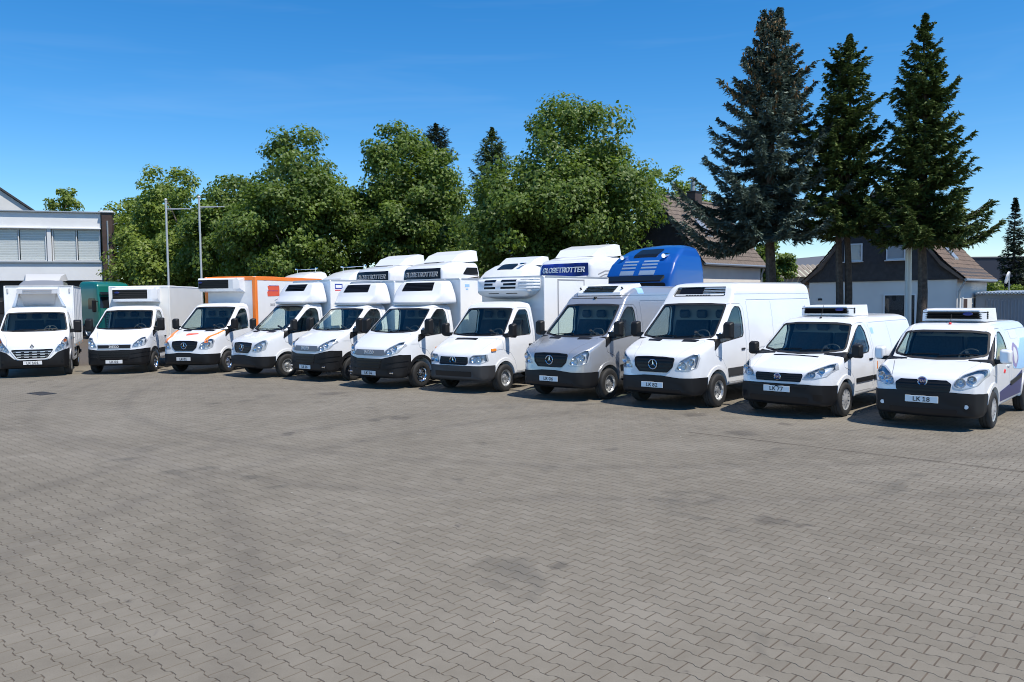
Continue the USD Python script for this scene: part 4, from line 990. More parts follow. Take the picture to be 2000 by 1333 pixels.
    def plate(s, txt, z, zoff=0, w=.52):
        x = s.sx(0, z, .012) + .006
        p = put('number_plate', rbox(.012, w, .112, (x + .006, 0, z), .003), 'plate_white', s.root)
        if txt: put('lettering', moved(text(txt, .072, 'x', .004), (x + .0125, 0, z)), 'ink', p, False)
    def badge(s, kind, z, r, out=0.014, y=0.0):
        x = s.sx(y, z) + out
        if kind == 'star':
            t = np.linspace(0, 2 * np.pi, 33)
            ring = tube(np.stack([np.full(33, x), y + r * np.cos(t), z + r * np.sin(t)], 1), r * .10, 6, False)
            bars = []
            for k in range(3):
                a = math.pi / 2 + k * 2 * math.pi / 3
                c, e = np.array([math.cos(a), math.sin(a)]), np.array([-math.sin(a), math.cos(a)])
                P = [(x - .006, y, z), (x + .014, y, z)]
                P = [(x + dx, y + q[0], z + q[1]) for q, dx in ((c * r, .002), (e * r * .16 - c * r * .08, -.004), (-e * r * .16 - c * r * .08, -.004), (-c * r * .1, .014), (c * r * .3, .012))]
                bars.append(hull(P))
            put('star_badge', join(ring, *bars), 'chrome', s.root, 40)
        elif kind == 'round':
            p = put('badge_rim', join(tube(np.stack([np.full(25, x), y + r * np.cos(np.linspace(0, 2 * np.pi, 25)), z + r * np.sin(np.linspace(0, 2 * np.pi, 25))], 1), r * .14, 6, False)), 'chrome', s.root, 40)
            put('badge_disc', cyl((x - .02, y, z), (x + .004, y, z), r, seg=24), 'badge_blue', p)
            put('lettering', moved(text('FIAT', r * .55, 'x', .003), (x + .005, y, z)), 'chrome', p, False)
        elif kind == 'diamond':
            o = rp([(y - r * .72, z), (y, z - r), (y + r * .72, z), (y, z + r)], 0); i = rp([(y - r * .34, z), (y, z - r * .52), (y + r * .34, z), (y, z + r * .52)], 0)
            put('diamond_badge', prism_x(o.difference(i), x - .02, x + .012), 'chrome', s.root)
    def word(s, txt, z, h, mat='chrome', y=0.0, out=.014, parent=None):
        put('lettering', moved(text(txt, h, 'x', .006), (s.sx(y, z) + out, y, z)), mat, parent or s.root, False)
    def side_word(s, txt, x, z, h, mat, out=.004, parent=None):
        put('lettering', moved(text(txt, h, 'y', .004), (x, s.sy(x, z) + out, z)), mat, parent or s.root, False)
    def wipers(s, z, ys=((-.62, .02), (.0, .62))):
        for a, b in ys:
            n = 9; P = []
            for t in np.linspace(0, 1, n):
                y = a + (b - a) * t; zz = z + .10 * t * (1 - .6 * t)
                P.append((s.sx(y, zz, .0) + .012, y, zz))
            put('wiper', tube(P, .009, 5), 'gloss_black', s.root, 40)

def sprinter_spec(roof):
    """roof: 'cab', 'mid' or 'high'."""
    nose = [(.86, .30), (.97, .36), (1.0, .55), (.985, .70), (.965, .80), (.95, .98), (.915, 1.08), (.84, 1.145), (.62, 1.235), (.35, 1.335), (.14, 1.405), (-.77, 2.175)]
    if roof == 'cab': top = [(-.86, 2.235), (-1.02, 2.285), (-1.34, 2.30), (-1.42, 2.22), (-1.44, .42)]
    elif roof == 'mid': top = [(-.88, 2.28), (-1.15, 2.44), (-1.45, 2.54), (-1.9, 2.595), (-2.6, 2.615), (-4.75, 2.60), (-4.86, 2.50), (-4.9, .42)]
    else: top = [(-.86, 2.27), (-1.05, 2.50), (-1.22, 2.60), (-1.5, 2.645), (-5.0, 2.655), (-5.15, 2.54), (-5.2, .42)]
    xr = top[-1][0]
    zt = max(z for _, z in top)
    plan = [(1.01, .30), (.99, .52), (.93, .70), (.82, .83), (.62, .92), (.35, .965), (-.2, .985), (xr + .1, .985), (xr + .02, .95)]
    plan = [(1.015, 0)] + plan + [(xr, .8), (xr, 0)]
    front = [(0, .25), (.90, .27), (.965, .40), (.985, .70), (.985, 1.15), (.958, 1.45), (.92, 1.80), (.868, 2.12)]
    front += [(.82, 2.22), (.70, 2.29), (.4, 2.315), (0, 2.33)] if roof == 'cab' else [(.82, 2.42), (.76, zt - .07), (.62, zt - .008), (.3, zt + .006), (0, zt + .01)]
    xd = -1.34
    sp = dict(body=dict(side=nose + top + [(.5, .40), (.6, .30)], plan=[(a, b) for a, b in plan], front=front, bow=.13, k=.07, side_r=.03),
              arches=[(0, .425)] + ([] if roof == 'cab' else [(-3.665, .425)]), r=.345,
              cavity=[(.25, .75), (.25, 2.9), (xd - .12, 2.9), (xd - .12, .75)], bulkhead_x=xd + .02, floor_z=.80, belt_z=1.40, dash_x=-.22,
              windscreen=[(-.88, 1.46), (-.5, 1.405), (0, 1.395), (.5, 1.405), (.88, 1.46), (.775, 2.15), (.4, 2.17), (-.4, 2.17), (-.775, 2.15)],
              side_window=[(-.10, 1.31), (-.30, 1.34), (-1.18, 1.42), (-1.235, 1.50), (-1.215, 2.0), (-1.15, 2.09), (-.93, 2.10), (-.78, 2.02), (-.14, 1.44)],
              door=[(-.50, .47), (-.43, .75), (-.22, .98), (.06, 1.08), (.10, 1.36), (-.70, 2.12), (-.80, 2.155), (-1.20, 2.155), (-1.31, 2.05), (-1.33, 1.4), (-1.32, .47)],
              handle=(-1.17, 1.16), headlight=[(.50, .82), (.60, 1.01), (.82, 1.15), (.895, 1.17), (.915, 1.06), (.885, .86), (.78, .80)], hl_x=.40,
              bowls=[(.64, .90, .085, 'reflector'), (.80, .98, .07, 'reflector')],
              bumper=[(-1.2, .1), (1.2, .1), (1.2, .66), (.6, .66), (.2, .70), (-.2, .70), (-.6, .66), (-1.2, .66)], bumper_x=.40,
              bonnet=[(1.2, -.42), (.55, -.60), (.09, -.80), (.17, -.5), (.20, 0), (.17, .5), (.09, .80), (.55, .60), (1.2, .42)], bonnet_z=1.05)
    if roof != 'cab':
        sp['lines'] = [([(-1.50, .5), (-1.5, 2.2)], .012), ([(-2.75, .5), (-2.75, 2.2)], .012), ([(-1.52, 2.22), (xr + .2, 2.22)], .03), ([(-1.35, 1.13), (xr + .1, 1.20)], .022), ([(-1.0, 2.36), (xr + .1, 2.36)], .012)]
    return sp
def sprinter_front(v, plate=None, grille='black_plastic'):
    g = rp([(-.47, 1.055), (-.2, 1.075), (.2, 1.075), (.47, 1.055), (.44, .88), (.33, .775), (-.33, .775), (-.44, .88)], .03)
    gp = v.slab('grille', prism_x(g, .5, 1.5), 'gloss_black', .004, -.03)
    for z in (.85, .93, 1.01):
        v.slab('grille_slat', prism_x(sg.box(-.5, z - .016, .5, z + .016).intersection(g.buffer(-.02)), .5, 1.5), 'black_plastic', .012, .0, gp)
    v.slab('grille_frame', prism_x(g.buffer(.012).difference(g.buffer(-.012)), .5, 1.5), 'black_plastic', .014, -.01, gp)
    v.badge('star', .925, .098, .018)
    v.slab('air_intake', prism_x(rp([(-.62, .33), (.62, .33), (.66, .42), (-.66, .42)], .03), .5, 1.5), 'gloss_black', .016, .0)
    for s_ in (1, -1):
        P = rp([(.155, s_ * .26), (.115, s_ * .62), (.225, s_ * .58), (.265, s_ * .26)], .015)
        v.slab('bonnet_vent', prism_z(P, 1.2, 1.6), 'black_plastic', .006, -.006)
    v.slab('mirror_base', both(prism_y, rp([(.13, 1.17), (-.14, 1.33), (-.12, 1.44), (.06, 1.42)], .02), .5, 1.4), 'black_plastic', .008, -.012)
    v.mirror(-.12, 1.03, 1.60)
    v.wipers(1.44)
    if plate: v.plate(plate, .50)

def t1n_spec():
    nose = [(.82, .32), (.91, .38), (.94, .55), (.93, .70), (.885, .76), (.865, .92), (.80, 1.0), (.45, 1.17), (.03, 1.37), (-.64, 2.10)]
    top = [(-.72, 2.17), (-.95, 2.245), (-1.30, 2.26), (-1.38, 2.18), (-1.40, .42)]
    plan = [(.95, 0), (.945, .35), (.90, .62), (.80, .80), (.60, .90), (.30, .945), (-.3, .96), (-1.3, .96), (-1.40, .93), (-1.40, 0)]
    front = [(0, .25), (.88, .29), (.94, .42), (.96, .70), (.96, 1.15), (.925, 1.45), (.86, 1.80), (.80, 2.08), (.74, 2.19), (.6, 2.255), (0, 2.29)]
    return dict(body=dict(side=nose + top + [(.45, .40), (.55, .32)], plan=plan, front=front, bow=.12, k=.06, side_r=.03), arches=[(0, .41)], r=.34,
                cavity=[(.15, .75), (.15, 2.9), (-1.34, 2.9), (-1.34, .75)], bulkhead_x=-1.30, floor_z=.78, belt_z=1.36, dash_x=-.26,
                windscreen=[(-.85, 1.40), (-.4, 1.37), (0, 1.365), (.4, 1.37), (.85, 1.40), (.735, 2.07), (.4, 2.09), (-.4, 2.09), (-.735, 2.07)],
                side_window=[(-.08, 1.35), (-1.12, 1.38), (-1.17, 1.44), (-1.15, 1.97), (-1.09, 2.04), (-.80, 2.04), (-.68, 1.96), (-.12, 1.41)],
                door=[(-.52, .47), (-.43, .75), (-.25, .95), (.05, 1.05), (.08, 1.33), (-.62, 2.04), (-.72, 2.09), (-1.14, 2.09), (-1.24, 2.0), (-1.27, .47)],
                handle=(-1.12, 1.13), headlight=[(.46, .73), (.49, .88), (.58, .95), (.885, .97), (.90, .80), (.80, .735)], hl_x=.45, hl_r=.015,
                bowls=[(.60, .835, .075, 'reflector'), (.76, .85, .07, 'reflector')],
                bumper=[(-1.2, .1), (1.2, .1), (1.2, .69), (-1.2, .69)], bumper_x=.38, bumper_mat='grey_plastic',
                bonnet=[(1.2, -.62), (.45, -.70), (.06, -.78), (.09, -.4), (.11, 0), (.09, .4), (.06, .78), (.45, .70), (1.2, .62)], bonnet_z=1.0,
                lines=[([(-1.3, 1.12), (.4, 1.05)], .014)])
def daily_spec(new):
    nose = [(.86, .30), (.95, .36), (.985, .55), (.975, .75), (.955, .90), (.93, 1.03), (.87, 1.10), (.60, 1.235), (.20, 1.42), (-.62, 2.115)]
    top = [(-.70, 2.17), (-.92, 2.225), (-1.35, 2.24), (-1.43, 2.16), (-1.45, .42)]
    plan = [(.99, 0), (.985, .32), (.94, .62), (.84, .80), (.64, .91), (.35, .965), (-.2, .985), (-1.35, .985), (-1.45, .95), (-1.45, 0)]
    front = [(0, .25), (.90, .27), (.965, .40), (.985, .70), (.985, 1.15), (.955, 1.45), (.895, 1.80), (.835, 2.08), (.77, 2.17), (.62, 2.235), (0, 2.27)]
    sp = dict(body=dict(side=nose + top + [(.5, .40), (.6, .30)], plan=plan, front=front, bow=.13, k=.06, side_r=.03), arches=[(0, .42)], r=.345,
              cavity=[(.25, .75), (.25, 2.9), (-1.38, 2.9), (-1.38, .75)], bulkhead_x=-1.34, floor_z=.80, belt_z=1.42, dash_x=-.22,
              windscreen=[(-.90, 1.48), (-.5, 1.44), (0, 1.43), (.5, 1.44), (.90, 1.48), (.775, 2.07), (.4, 2.09), (-.4, 2.09), (-.775, 2.07)],
              side_window=[(-.08, 1.35), (-.30, 1.34), (-1.14, 1.40), (-1.19, 1.47), (-1.16, 1.97), (-1.08, 2.06), (-.82, 2.06), (-.68, 1.97), (-.10, 1.48)],
              door=[(-.52, .47), (-.44, .78), (-.25, .97), (.05, 1.06), (.09, 1.38), (-.62, 2.05), (-.74, 2.105), (-1.14, 2.105), (-1.26, 2.0), (-1.30, .47)],
              handle=(-1.16, 1.16), hl_x=.45, bowls=[(.66, .96, .07, 'reflector'), (.78, 1.08, .06, 'reflector')],
              bonnet=[(1.2, -.50), (.55, -.64), (.12, -.82), (.18, -.5), (.20, 0), (.18, .5), (.12, .82), (.55, .64), (1.2, .50)], bonnet_z=1.08, bumper_x=.38,
              lines=[([(-1.28, 1.10), (.35, 1.16)], .012)])
    if new:
        sp['headlight'] = [(.46, .87), (.56, 1.02), (.76, 1.21), (.91, 1.24), (.94, 1.12), (.86, .95), (.70, .88)]
        sp['bumper'] = [(-1.2, .1), (1.2, .1), (1.2, .82), (.88, .90), (.72, .86), (.45, .80), (-.45, .80), (-.72, .86), (-.88, .90), (-1.2, .82)]
    else:
        sp['headlight'] = [(.53, .87), (.60, 1.02), (.76, 1.19), (.89, 1.22), (.93, 1.08), (.90, .95), (.74, .88)]
        sp['bowls'] = [(.67, .97, .07, 'reflector'), (.79, 1.06, .065, 'reflector')]
        sp['bumper'] = [(-1.2, .1), (1.2, .1), (1.2, .84), (.9, .84), (.5, .80), (-.5, .80), (-.9, .84), (-1.2, .84)]
    return sp
def master_spec():
    nose = [(.76, .30), (.85, .36), (.885, .55), (.875, .75), (.85, .95), (.82, 1.06), (.75, 1.13), (.50, 1.26), (.16, 1.43), (-.62, 2.09)]
    top = [(-.70, 2.15), (-.95, 2.225), (-1.42, 2.245), (-1.50, 2.16), (-1.52, .42)]
    plan = [(.90, 0), (.89, .40), (.84, .70), (.74, .87), (.55, .97), (.25, 1.02), (-.3, 1.035), (-1.42, 1.035), (-1.52, 1.0), (-1.52, 0)]
    front = [(0, .25), (.94, .27), (1.0, .40), (1.03, .70), (1.035, 1.15), (1.0, 1.45), (.945, 1.80), (.89, 2.06), (.83, 2.16), (.68, 2.235), (0, 2.27)]
    return dict(body=dict(side=nose + top + [(.5, .40), (.58, .30)], plan=plan, front=front, bow=.10, k=.06, side_r=.03), arches=[(0, .415)], r=.34,
                cavity=[(.15, .75), (.15, 2.9), (-1.45, 2.9), (-1.45, .75)], bulkhead_x=-1.41, floor_z=.80, belt_z=1.42, dash_x=-.30,
                windscreen=[(-.955, 1.46), (-.5, 1.435), (0, 1.43), (.5, 1.435), (.955, 1.46), (.84, 2.04), (.5, 2.065), (-.5, 2.065), (-.84, 2.04)],
                side_window=[(-.06, 1.39), (-1.18, 1.40), (-1.25, 1.45), (-1.22, 1.95), (-1.14, 2.03), (-.84, 2.03), (-.70, 1.93), (-.10, 1.46)],
                door=[(-.52, .47), (-.44, .78), (-.25, .97), (.05, 1.06), (.08, 1.38), (-.62, 2.03), (-.76, 2.085), (-1.20, 2.085), (-1.32, 1.98), (-1.36, .47)],
                handle=(-1.22, 1.16), hl_x=.35, headlight=[(.60, .80), (.66, .93), (.80, 1.12), (.90, 1.27), (.97, 1.25), (1.0, 1.0), (.92, .88), (.72, .80)],
                bowls=[(.74, .90, .07, 'reflector'), (.84, 1.02, .06, 'reflector'), (.90, 1.15, .04, 'amber')],
                bumper=[(-1.3, .1), (1.3, .1), (1.3, .82), (1.0, .90), (.70, .79), (.50, .60), (.40, .56), (-.40, .56), (-.50, .60), (-.70, .79), (-1.0, .90), (-1.3, .82)], bumper_x=.38,
                bonnet=[(1.2, -.64), (.5, -.74), (.09, -.88), (.16, -.5), (.18, 0), (.16, .5), (.09, .88), (.5, .74), (1.2, .64)], bonnet_z=1.0)
def scudo_spec():
    nose = [(.80, .24), (.91, .30), (.955, .48), (.955, .66), (.93, .74), (.90, .86), (.83, .935), (.5, 1.04), (.02, 1.175), (-.88, 1.775)]
    top = [(-1.0, 1.835), (-1.35, 1.885), (-1.8, 1.90), (-3.75, 1.885), (-3.93, 1.80), (-4.02, 1.2), (-4.06, .9), (-4.05, .36)]
    plan = [(.965, 0), (.955, .35), (.90, .62), (.78, .78), (.55, .885), (.25, .93), (-.3, .947), (-3.8, .947), (-4.02, .90), (-4.08, .75), (-4.08, 0)]
    front = [(0, .22), (.86, .24), (.92, .36), (.945, .62), (.947, .95), (.925, 1.15), (.85, 1.45), (.765, 1.74), (.70, 1.83), (.55, 1.89), (0, 1.915)]
    return dict(body=dict(side=nose + top + [(.48, .32), (.55, .24)], plan=plan, front=front, bow=.20, k=.07, side_r=.04, tail_bow=.06, tail_from=-3.4), arches=[(0, .385), (-3.122, .385)], r=.32, flare_z=.35,
                cavity=[(.1, .62), (.1, 2.3), (-1.42, 2.3), (-1.42, .62)], bulkhead_x=-1.38, floor_z=.55, belt_z=1.14, dash_x=-.42,
                windscreen=[(-.84, 1.24), (-.45, 1.175), (0, 1.16), (.45, 1.175), (.84, 1.24), (.70, 1.735), (.4, 1.765), (-.4, 1.765), (-.70, 1.735)], ws_x=(-1.1, 1.0),
                side_window=[(-.14, 1.05), (-.35, 1.11), (-1.18, 1.16), (-1.26, 1.24), (-1.22, 1.58), (-1.12, 1.71), (-.98, 1.71), (-.80, 1.63), (-.18, 1.20)],
                door=[(-.46, .42), (-.40, .70), (-.22, .86), (.05, .94), (.09, 1.12), (-.72, 1.66), (-.92, 1.755), (-1.25, 1.755), (-1.36, 1.62), (-1.40, .42)],
                handle=(-1.26, 1.02), headlight=[(.46, .755), (.54, .88), (.80, 1.02), (.90, 1.05), (.92, .92), (.84, .80), (.65, .755)], hl_x=.30, hl_r=.015,
                bowls=[(.62, .84, .055, 'reflector'), (.76, .91, .055, 'reflector')],
                bumper=[(-1.2, .05), (1.2, .05), (1.2, .58), (.80, .645), (.50, .66), (-.50, .66), (-.80, .645), (-1.2, .58)], bumper_x=.36,
                bonnet=[(1.2, -.50), (.5, -.64), (-.05, -.76), (.03, -.4), (.05, 0), (.03, .4), (-.05, .76), (.5, .64), (1.2, .50)], bonnet_z=.88,
                lines=[([(-1.46, .45), (-1.46, 1.75)], .010), ([(-2.5, .55), (-2.5, 1.72)], .010), ([(-1.55, 1.74), (-3.8, 1.74)], .02), ([(-.5, .98), (-3.9, 1.12)], .018)])
def doblo_spec():
    nose = [(.78, .22), (.87, .28), (.905, .44), (.905, .62), (.885, .76), (.84, .87), (.74, .955), (.45, 1.04), (.04, 1.145), (-.64, 1.665)]
    top = [(-.78, 1.735), (-1.05, 1.785), (-1.5, 1.80), (-3.15, 1.775), (-3.32, 1.70), (-3.42, 1.2), (-3.47, .8), (-3.45, .34)]
    plan = [(.92, 0), (.91, .35), (.86, .60), (.74, .76), (.52, .86), (.22, .90), (-.3, .915), (-3.25, .915), (-3.42, .87), (-3.48, .72), (-3.48, 0)]
    front = [(0, .2), (.82, .22), (.88, .34), (.91, .58), (.915, .92), (.895, 1.12), (.83, 1.40), (.755, 1.62), (.69, 1.735), (.55, 1.80), (0, 1.83)]
    return dict(body=dict(side=nose + top + [(.44, .30), (.52, .22)], plan=plan, front=front, bow=.20, k=.08, side_r=.05, tail_bow=.06, tail_from=-2.9), arches=[(0, .375), (-2.755, .375)], r=.315, flare_z=.33,
                cavity=[(.1, .6), (.1, 2.3), (-1.36, 2.3), (-1.36, .6)], bulkhead_x=-1.32, floor_z=.52, belt_z=1.12, dash_x=-.38,
                windscreen=[(-.78, 1.22), (-.45, 1.155), (0, 1.14), (.45, 1.155), (.78, 1.22), (.70, 1.62), (.4, 1.65), (-.4, 1.65), (-.70, 1.62)], ws_x=(-.9, 1.0),
                side_window=[(-.16, 1.10), (-1.10, 1.12), (-1.19, 1.20), (-1.15, 1.52), (-1.05, 1.62), (-.86, 1.62), (-.72, 1.56), (-.22, 1.18)],
                door=[(-.45, .40), (-.39, .68), (-.22, .84), (.05, .92), (.08, 1.10), (-.62, 1.59), (-.80, 1.675), (-1.12, 1.675), (-1.24, 1.55), (-1.28, .40)],
                handle=(-1.14, 1.0), headlight=[(.44, .74), (.48, .86), (.58, .96), (.74, 1.03), (.88, 1.05), (.89, .93), (.80, .78), (.60, .715)], hl_x=.25, hl_r=.05,
                bowls=[(.56, .82, .075, 'reflector'), (.71, .875, .065, 'reflector')], handle_mat='paint_white',
                bumper=[(-1.2, .05), (1.2, .05), (1.2, .585), (.80, .645), (.45, .665), (-.45, .665), (-.80, .645), (-1.2, .585)], bumper_x=.36,
                bonnet=[(1.2, -.44), (.5, -.58), (-.02, -.72), (.05, -.4), (.07, 0), (.05, .4), (-.02, .72), (.5, .58), (1.2, .44)], bonnet_z=.90,
                lines=[([(-1.40, .42), (-1.40, 1.68)], .010), ([(-2.3, .5), (-2.3, 1.6)], .010), ([(-1.5, 1.62), (-3.2, 1.62)], .018)],
                roof_lines=[([(-.62, .62), (-3.2, .64)], .03), ([(-.62, -.62), (-3.2, -.64)], .03)], roof_z=1.5)
# ------------------------------------------------------------------ the parked row of vans and box trucks
def carrier_unit(v, x0, x1, y0, y1, z0, z1, gy0, gy1, badge_y, mat_='grp_white'):
    """Front wall refrigeration unit with a black louvred grille."""
    m = hull([(x0, y0, z1), (x0, y1, z1), (x0, y0, z0 - .04), (x0, y1, z0 - .04), (x1 - .06, y0 + .03, z1 - .01), (x1 - .06, y1 - .05, z1 - .01), (x1, y0 + .05, z1 - .06), (x1, y1 - .16, z1 - .06),
              (x1, y0 + .05, z0 + .10), (x1, y1 - .16, z0 + .10), (x1 - .10, y0 + .05, z0), (x1 - .10, y1 - .12, z0), (x1 - .12, y1, z1 - .08), (x1 - .14, y1, z0 + .10)])
    u = put('refrigeration_unit', m, mat_, v.root, 25)
    gz0, gz1 = z0 + .09, z1 - .07
    put('unit_grille', rbox(.02, gy1 - gy0, gz1 - gz0, (x1 + .004, (gy0 + gy1) / 2, (gz0 + gz1) / 2), .008), 'gloss_black', u)
    n = 5
    for k in range(n):
        z = gz0 + (k + .5) * (gz1 - gz0) / n
        put('louvre', hull([(x1 + .015, gy0 + .01, z + .012), (x1 + .015, gy1 - .01, z + .012), (x1 + .03, gy0 + .01, z - .012), (x1 + .03, gy1 - .01, z - .012), (x1 + .012, gy0 + .01, z - .016), (x1 + .012, gy1 - .01, z - .016)]), 'black_plastic', u)
    if badge_y is not None:
        put('badge_disc', Manifold.sphere(1, 20).scale((.012, .085, .032)).translate((x1 + .036, badge_y, (gz0 + gz1) / 2 + .06)), 'badge_blue', u)
def cargo_box(v, x0, L, hw, zf, zt, panel='panel_white', trim='alu', roof_trim=None, side_panels=0, tw=.05):
    x1 = x0 - L
    bx = put('cargo_box', rbox(L, 2 * hw, zt - zf, ((x0 + x1) / 2, 0, (zf + zt) / 2), .025), panel, v.root)
    t = tw
    for y in (-1, 1):
        for x in (x0, x1):
            put('corner_trim', rbox(t, t, zt - zf - .02, (x + (-tw / 2 + .007 if x == x0 else tw / 2 - .007), y * (hw - tw / 2 + .007), (zf + zt) / 2), .012), trim, bx)
        put('roof_trim', rbox(L - tw * 1.2, .045, tw + .005, ((x0 + x1) / 2, y * (hw - .0145), zt - tw / 2 + .006), .01), roof_trim or trim, bx)
        put('floor_trim', rbox(L, .05, .13, ((x0 + x1) / 2, y * (hw - .015), zf - .04), .012), 'alu', bx)
    put('front_trim', rbox(.045, 2 * hw - tw * 1.4, tw + .005, (x0 - .0145, 0, zt - tw / 2 + .006), .01), roof_trim or trim, bx)
    for k in range(1, side_panels):
        x = x0 - L * k / side_panels
        for y in (-1, 1): put('panel_joint', rbox(.03, .012, zt - zf - .2, (x, y * (hw + .002), (zf + zt) / 2), .004), panel, bx)
    for y in (-1, 1):
        for k in range(3):
            x = x0 - .35 - k * (L - .7) / 2
            put('marker_lamp', rbox(.10, .02, .04, (x, y * (hw + .012), zf - .04), .006), 'amber', bx)
    return bx
def chassis(v, x0, L, wb, R, zf, rear_rim='round', rim_mat='chrome', twin=True, hw=1.05):
    for y in (-.38, .38):
        put('chassis_rail', rbox(L + .9, .07, .18, (x0 - L / 2 + .3, y, zf - .21), .01), 'chassis', v.root)
    for y in (-1, 1):
        put('side_guard', join(rbox(wb - 2.35, .035, .10, (-(wb - .15) / 2 - .42, y * (hw - .06), .62), .01), rbox(wb - 2.35, .035, .10, (-(wb - .15) / 2 - .42, y * (hw - .06), .42), .01),
            rbox(.06, .03, .42, (-1.75, y * (hw - .08), .60), .008), rbox(.06, .03, .42, (-wb + .72, y * (hw - .08), .60), .008)), 'alu', v.root)
        t = np.linspace(math.radians(15), math.radians(165), 12)
        arc = [(-wb + (R + .07) * math.cos(a), R + (R + .07) * math.sin(a)) for a in t]; arc2 = [(-wb + (R + .085) * math.cos(a), R + (R + .085) * math.sin(a)) for a in t[::-1]]
        p = prism_y(sg.Polygon(arc + arc2), hw - .34, hw - .02)
        put('mudguard', p if y > 0 else p.mirror((0, 1, 0)), 'black_plastic', v.root)
        wheel(v.root, -wb, y * (hw - .16), R, .21, rear_rim, rim_mat, y)
    put('rear_axle', cyl((-wb, -.8, R), (-wb, .8, R), .06, seg=10), 'chassis', v.root)
    put('underrun_bar', rbox(.08, 2 * hw - .1, .12, (x0 - L + .08, 0, .50), .015), 'dark_metal', v.root)
def fairing(v, half, z0, z1, slot, slats=5, grey=True):
    """Aerodynamic cab roof fairing with a louvred condenser opening."""
    b = Body(side=[(-.60, z0 - .04), (-.64, z0 + .05), (-.84, z0 + .22), (-1.10, z1 - .10), (-1.20, z1 - .01), (-1.52, z1), (-1.56, z1 - .03), (-1.56, z0 - .02)],
             plan=[(-.50, 0), (-.56, .4), (-.72, .72), (-1.0, .90), (-1.3, half), (-1.56, half), (-1.56, 0)],
             front=[(0, z0 - .1), (half - .02, z0 - .1), (half, z0 + .06), (half - .06, z0 + .26), (half - .17, z1 - .10), (half - .25, z1 - .01), (0, z1 + .01)], bow=.22, k=.06, res=.04, side_r=.02, bow_from=-1.4)
    M = b.level(0) - b.level(-.03)
    y0, y1, za, zb = slot
    P = prism_x(rp([(y0, za), (y1, za), (y1 - .06 if slats > 4 else y1, zb), (y0 + .03, zb)], .02), -1.4, -.4)
    M = M - P
    f = put('roof_fairing', b.shaded(M), 'grp_white', v.root)
    put('condenser', b.shaded(((b.level(-.04) - b.level(-.07)) ^ P)), 'gloss_black', f)
    for k in range(slats):
        z = za + (k + .5) * (zb - za) / slats
        put('louvre', b.shaded((b.level(-.006) - b.level(-.03)) ^ prism_x(sg.box(y0, z - .012, y1, z + .010), -1.4, -.4) ^ P), 'black_plastic', f)
    put('fairing_lip', b.shaded((b.level(.014) - b.level(-.004)) ^ prism_x(sg.box(-1.1, z0 - .02, 1.1, z0 + .035), -1.0, -.3)), 'grp_grey', f)
    if grey: put('top_strip', rbox(.10, 1.25, .02, (-1.46, 0, z1 + .014), .006), 'alu', f)
    return f, b
def front_wheels(v, y, R, w=.225, kind='steel', rim='steel_rim'):
    for s_ in (1, -1): wheel(v.root, 0, s_ * y, R, w, kind, rim, s_)
def daily_front(v, plate, new):
    if new:
        band = rp([(-.56, .905), (-.50, 1.03), (.50, 1.03), (.56, .905), (.45, .875), (-.45, .875)], .02)
        gb = v.slab('nose_band', prism_x(band, .5, 1.5), 'band_grey', .008, -.02)
        v.word('IVECO', .962, .08, 'lettering_white', 0, .014, gb)
        g = rp([(-.46, .80), (.46, .80), (.40, .50), (-.40, .50)], .03)
        gg = v.slab('grille', prism_x(g, .5, 1.5), 'gloss_black', .018, 0)
        for z in (.57, .65, .73): v.slab('grille_slat', prism_x(sg.box(-.5, z - .018, .5, z + .018).intersection(g.buffer(-.02)), .5, 1.5), 'black_plastic', .030, .005, gg)
        for s_ in (1, -1):
            x = v.sx(s_ * .72, .43, .012)
            put('fog_lamp', rbox(.03, .16, .05, (x, s_ * .72, .43), .012), 'chrome', v.root)
    else:
        g = rp([(-.52, .965), (-.50, .855), (.50, .855), (.52, .965)], .02)
        gg = v.slab('grille', prism_x(g, .5, 1.5), 'black_plastic', .010, -.01)
        v.word('IVECO', .91, .07, 'lettering_white', 0, .014, gg)
        v.slab('grille_frame', prism_x(g.buffer(.02).difference(g), .5, 1.5), 'hubcap', .012, -.01, gg)
        g2 = rp([(-.50, .74), (.50, .74), (.42, .46), (-.42, .46)], .03)
        lg = v.slab('lower_grille', prism_x(g2, .5, 1.5), 'gloss_black', .016, 0)
        for z in (.53, .60, .67): v.slab('grille_slat', prism_x(sg.box(-.5, z - .016, .5, z + .016).intersection(g2.buffer(-.02)), .5, 1.5), 'black_plastic', .028, .005, lg)
    flat_patch(v, 'mirror_base', rp([(.10, 1.20), (-.20, 1.32), (-.18, 1.44), (.06, 1.40)], .02), 'black_plastic', .008, (1, -1))
    v.mirror(-.10, 1.04, 1.60, h=.44, w=.24)
    v.wipers(1.47)
    if plate: v.plate(plate, .42)
    for s_ in (1, -1):
        for z, y0, y1 in ((.70, .52, .97), (.56, .50, .95)):
            v.slab('bumper_crease', prism_x(sg.Polygon([(s_ * y0, z - .03), (s_ * y1, z + .03), (s_ * y1, z + .045), (s_ * y0, z - .010)]), .45, 1.6), 'black_plastic', .026, .004)
    fl = sg.Point(0, .365).buffer(.50, 24).difference(sg.Point(0, .365).buffer(.42, 24)).intersection(sg.box(-3, .40, 3, 3))
    flat_patch(v, 'wheel_arch_trim', fl, 'black_plastic', .026, (1, -1))
    flat_patch(v, 'door_strip', rp([(-.50, .62), (-1.28, .62), (-1.28, .78), (-.46, .78)], .01), 'black_plastic', .014, (1, -1))

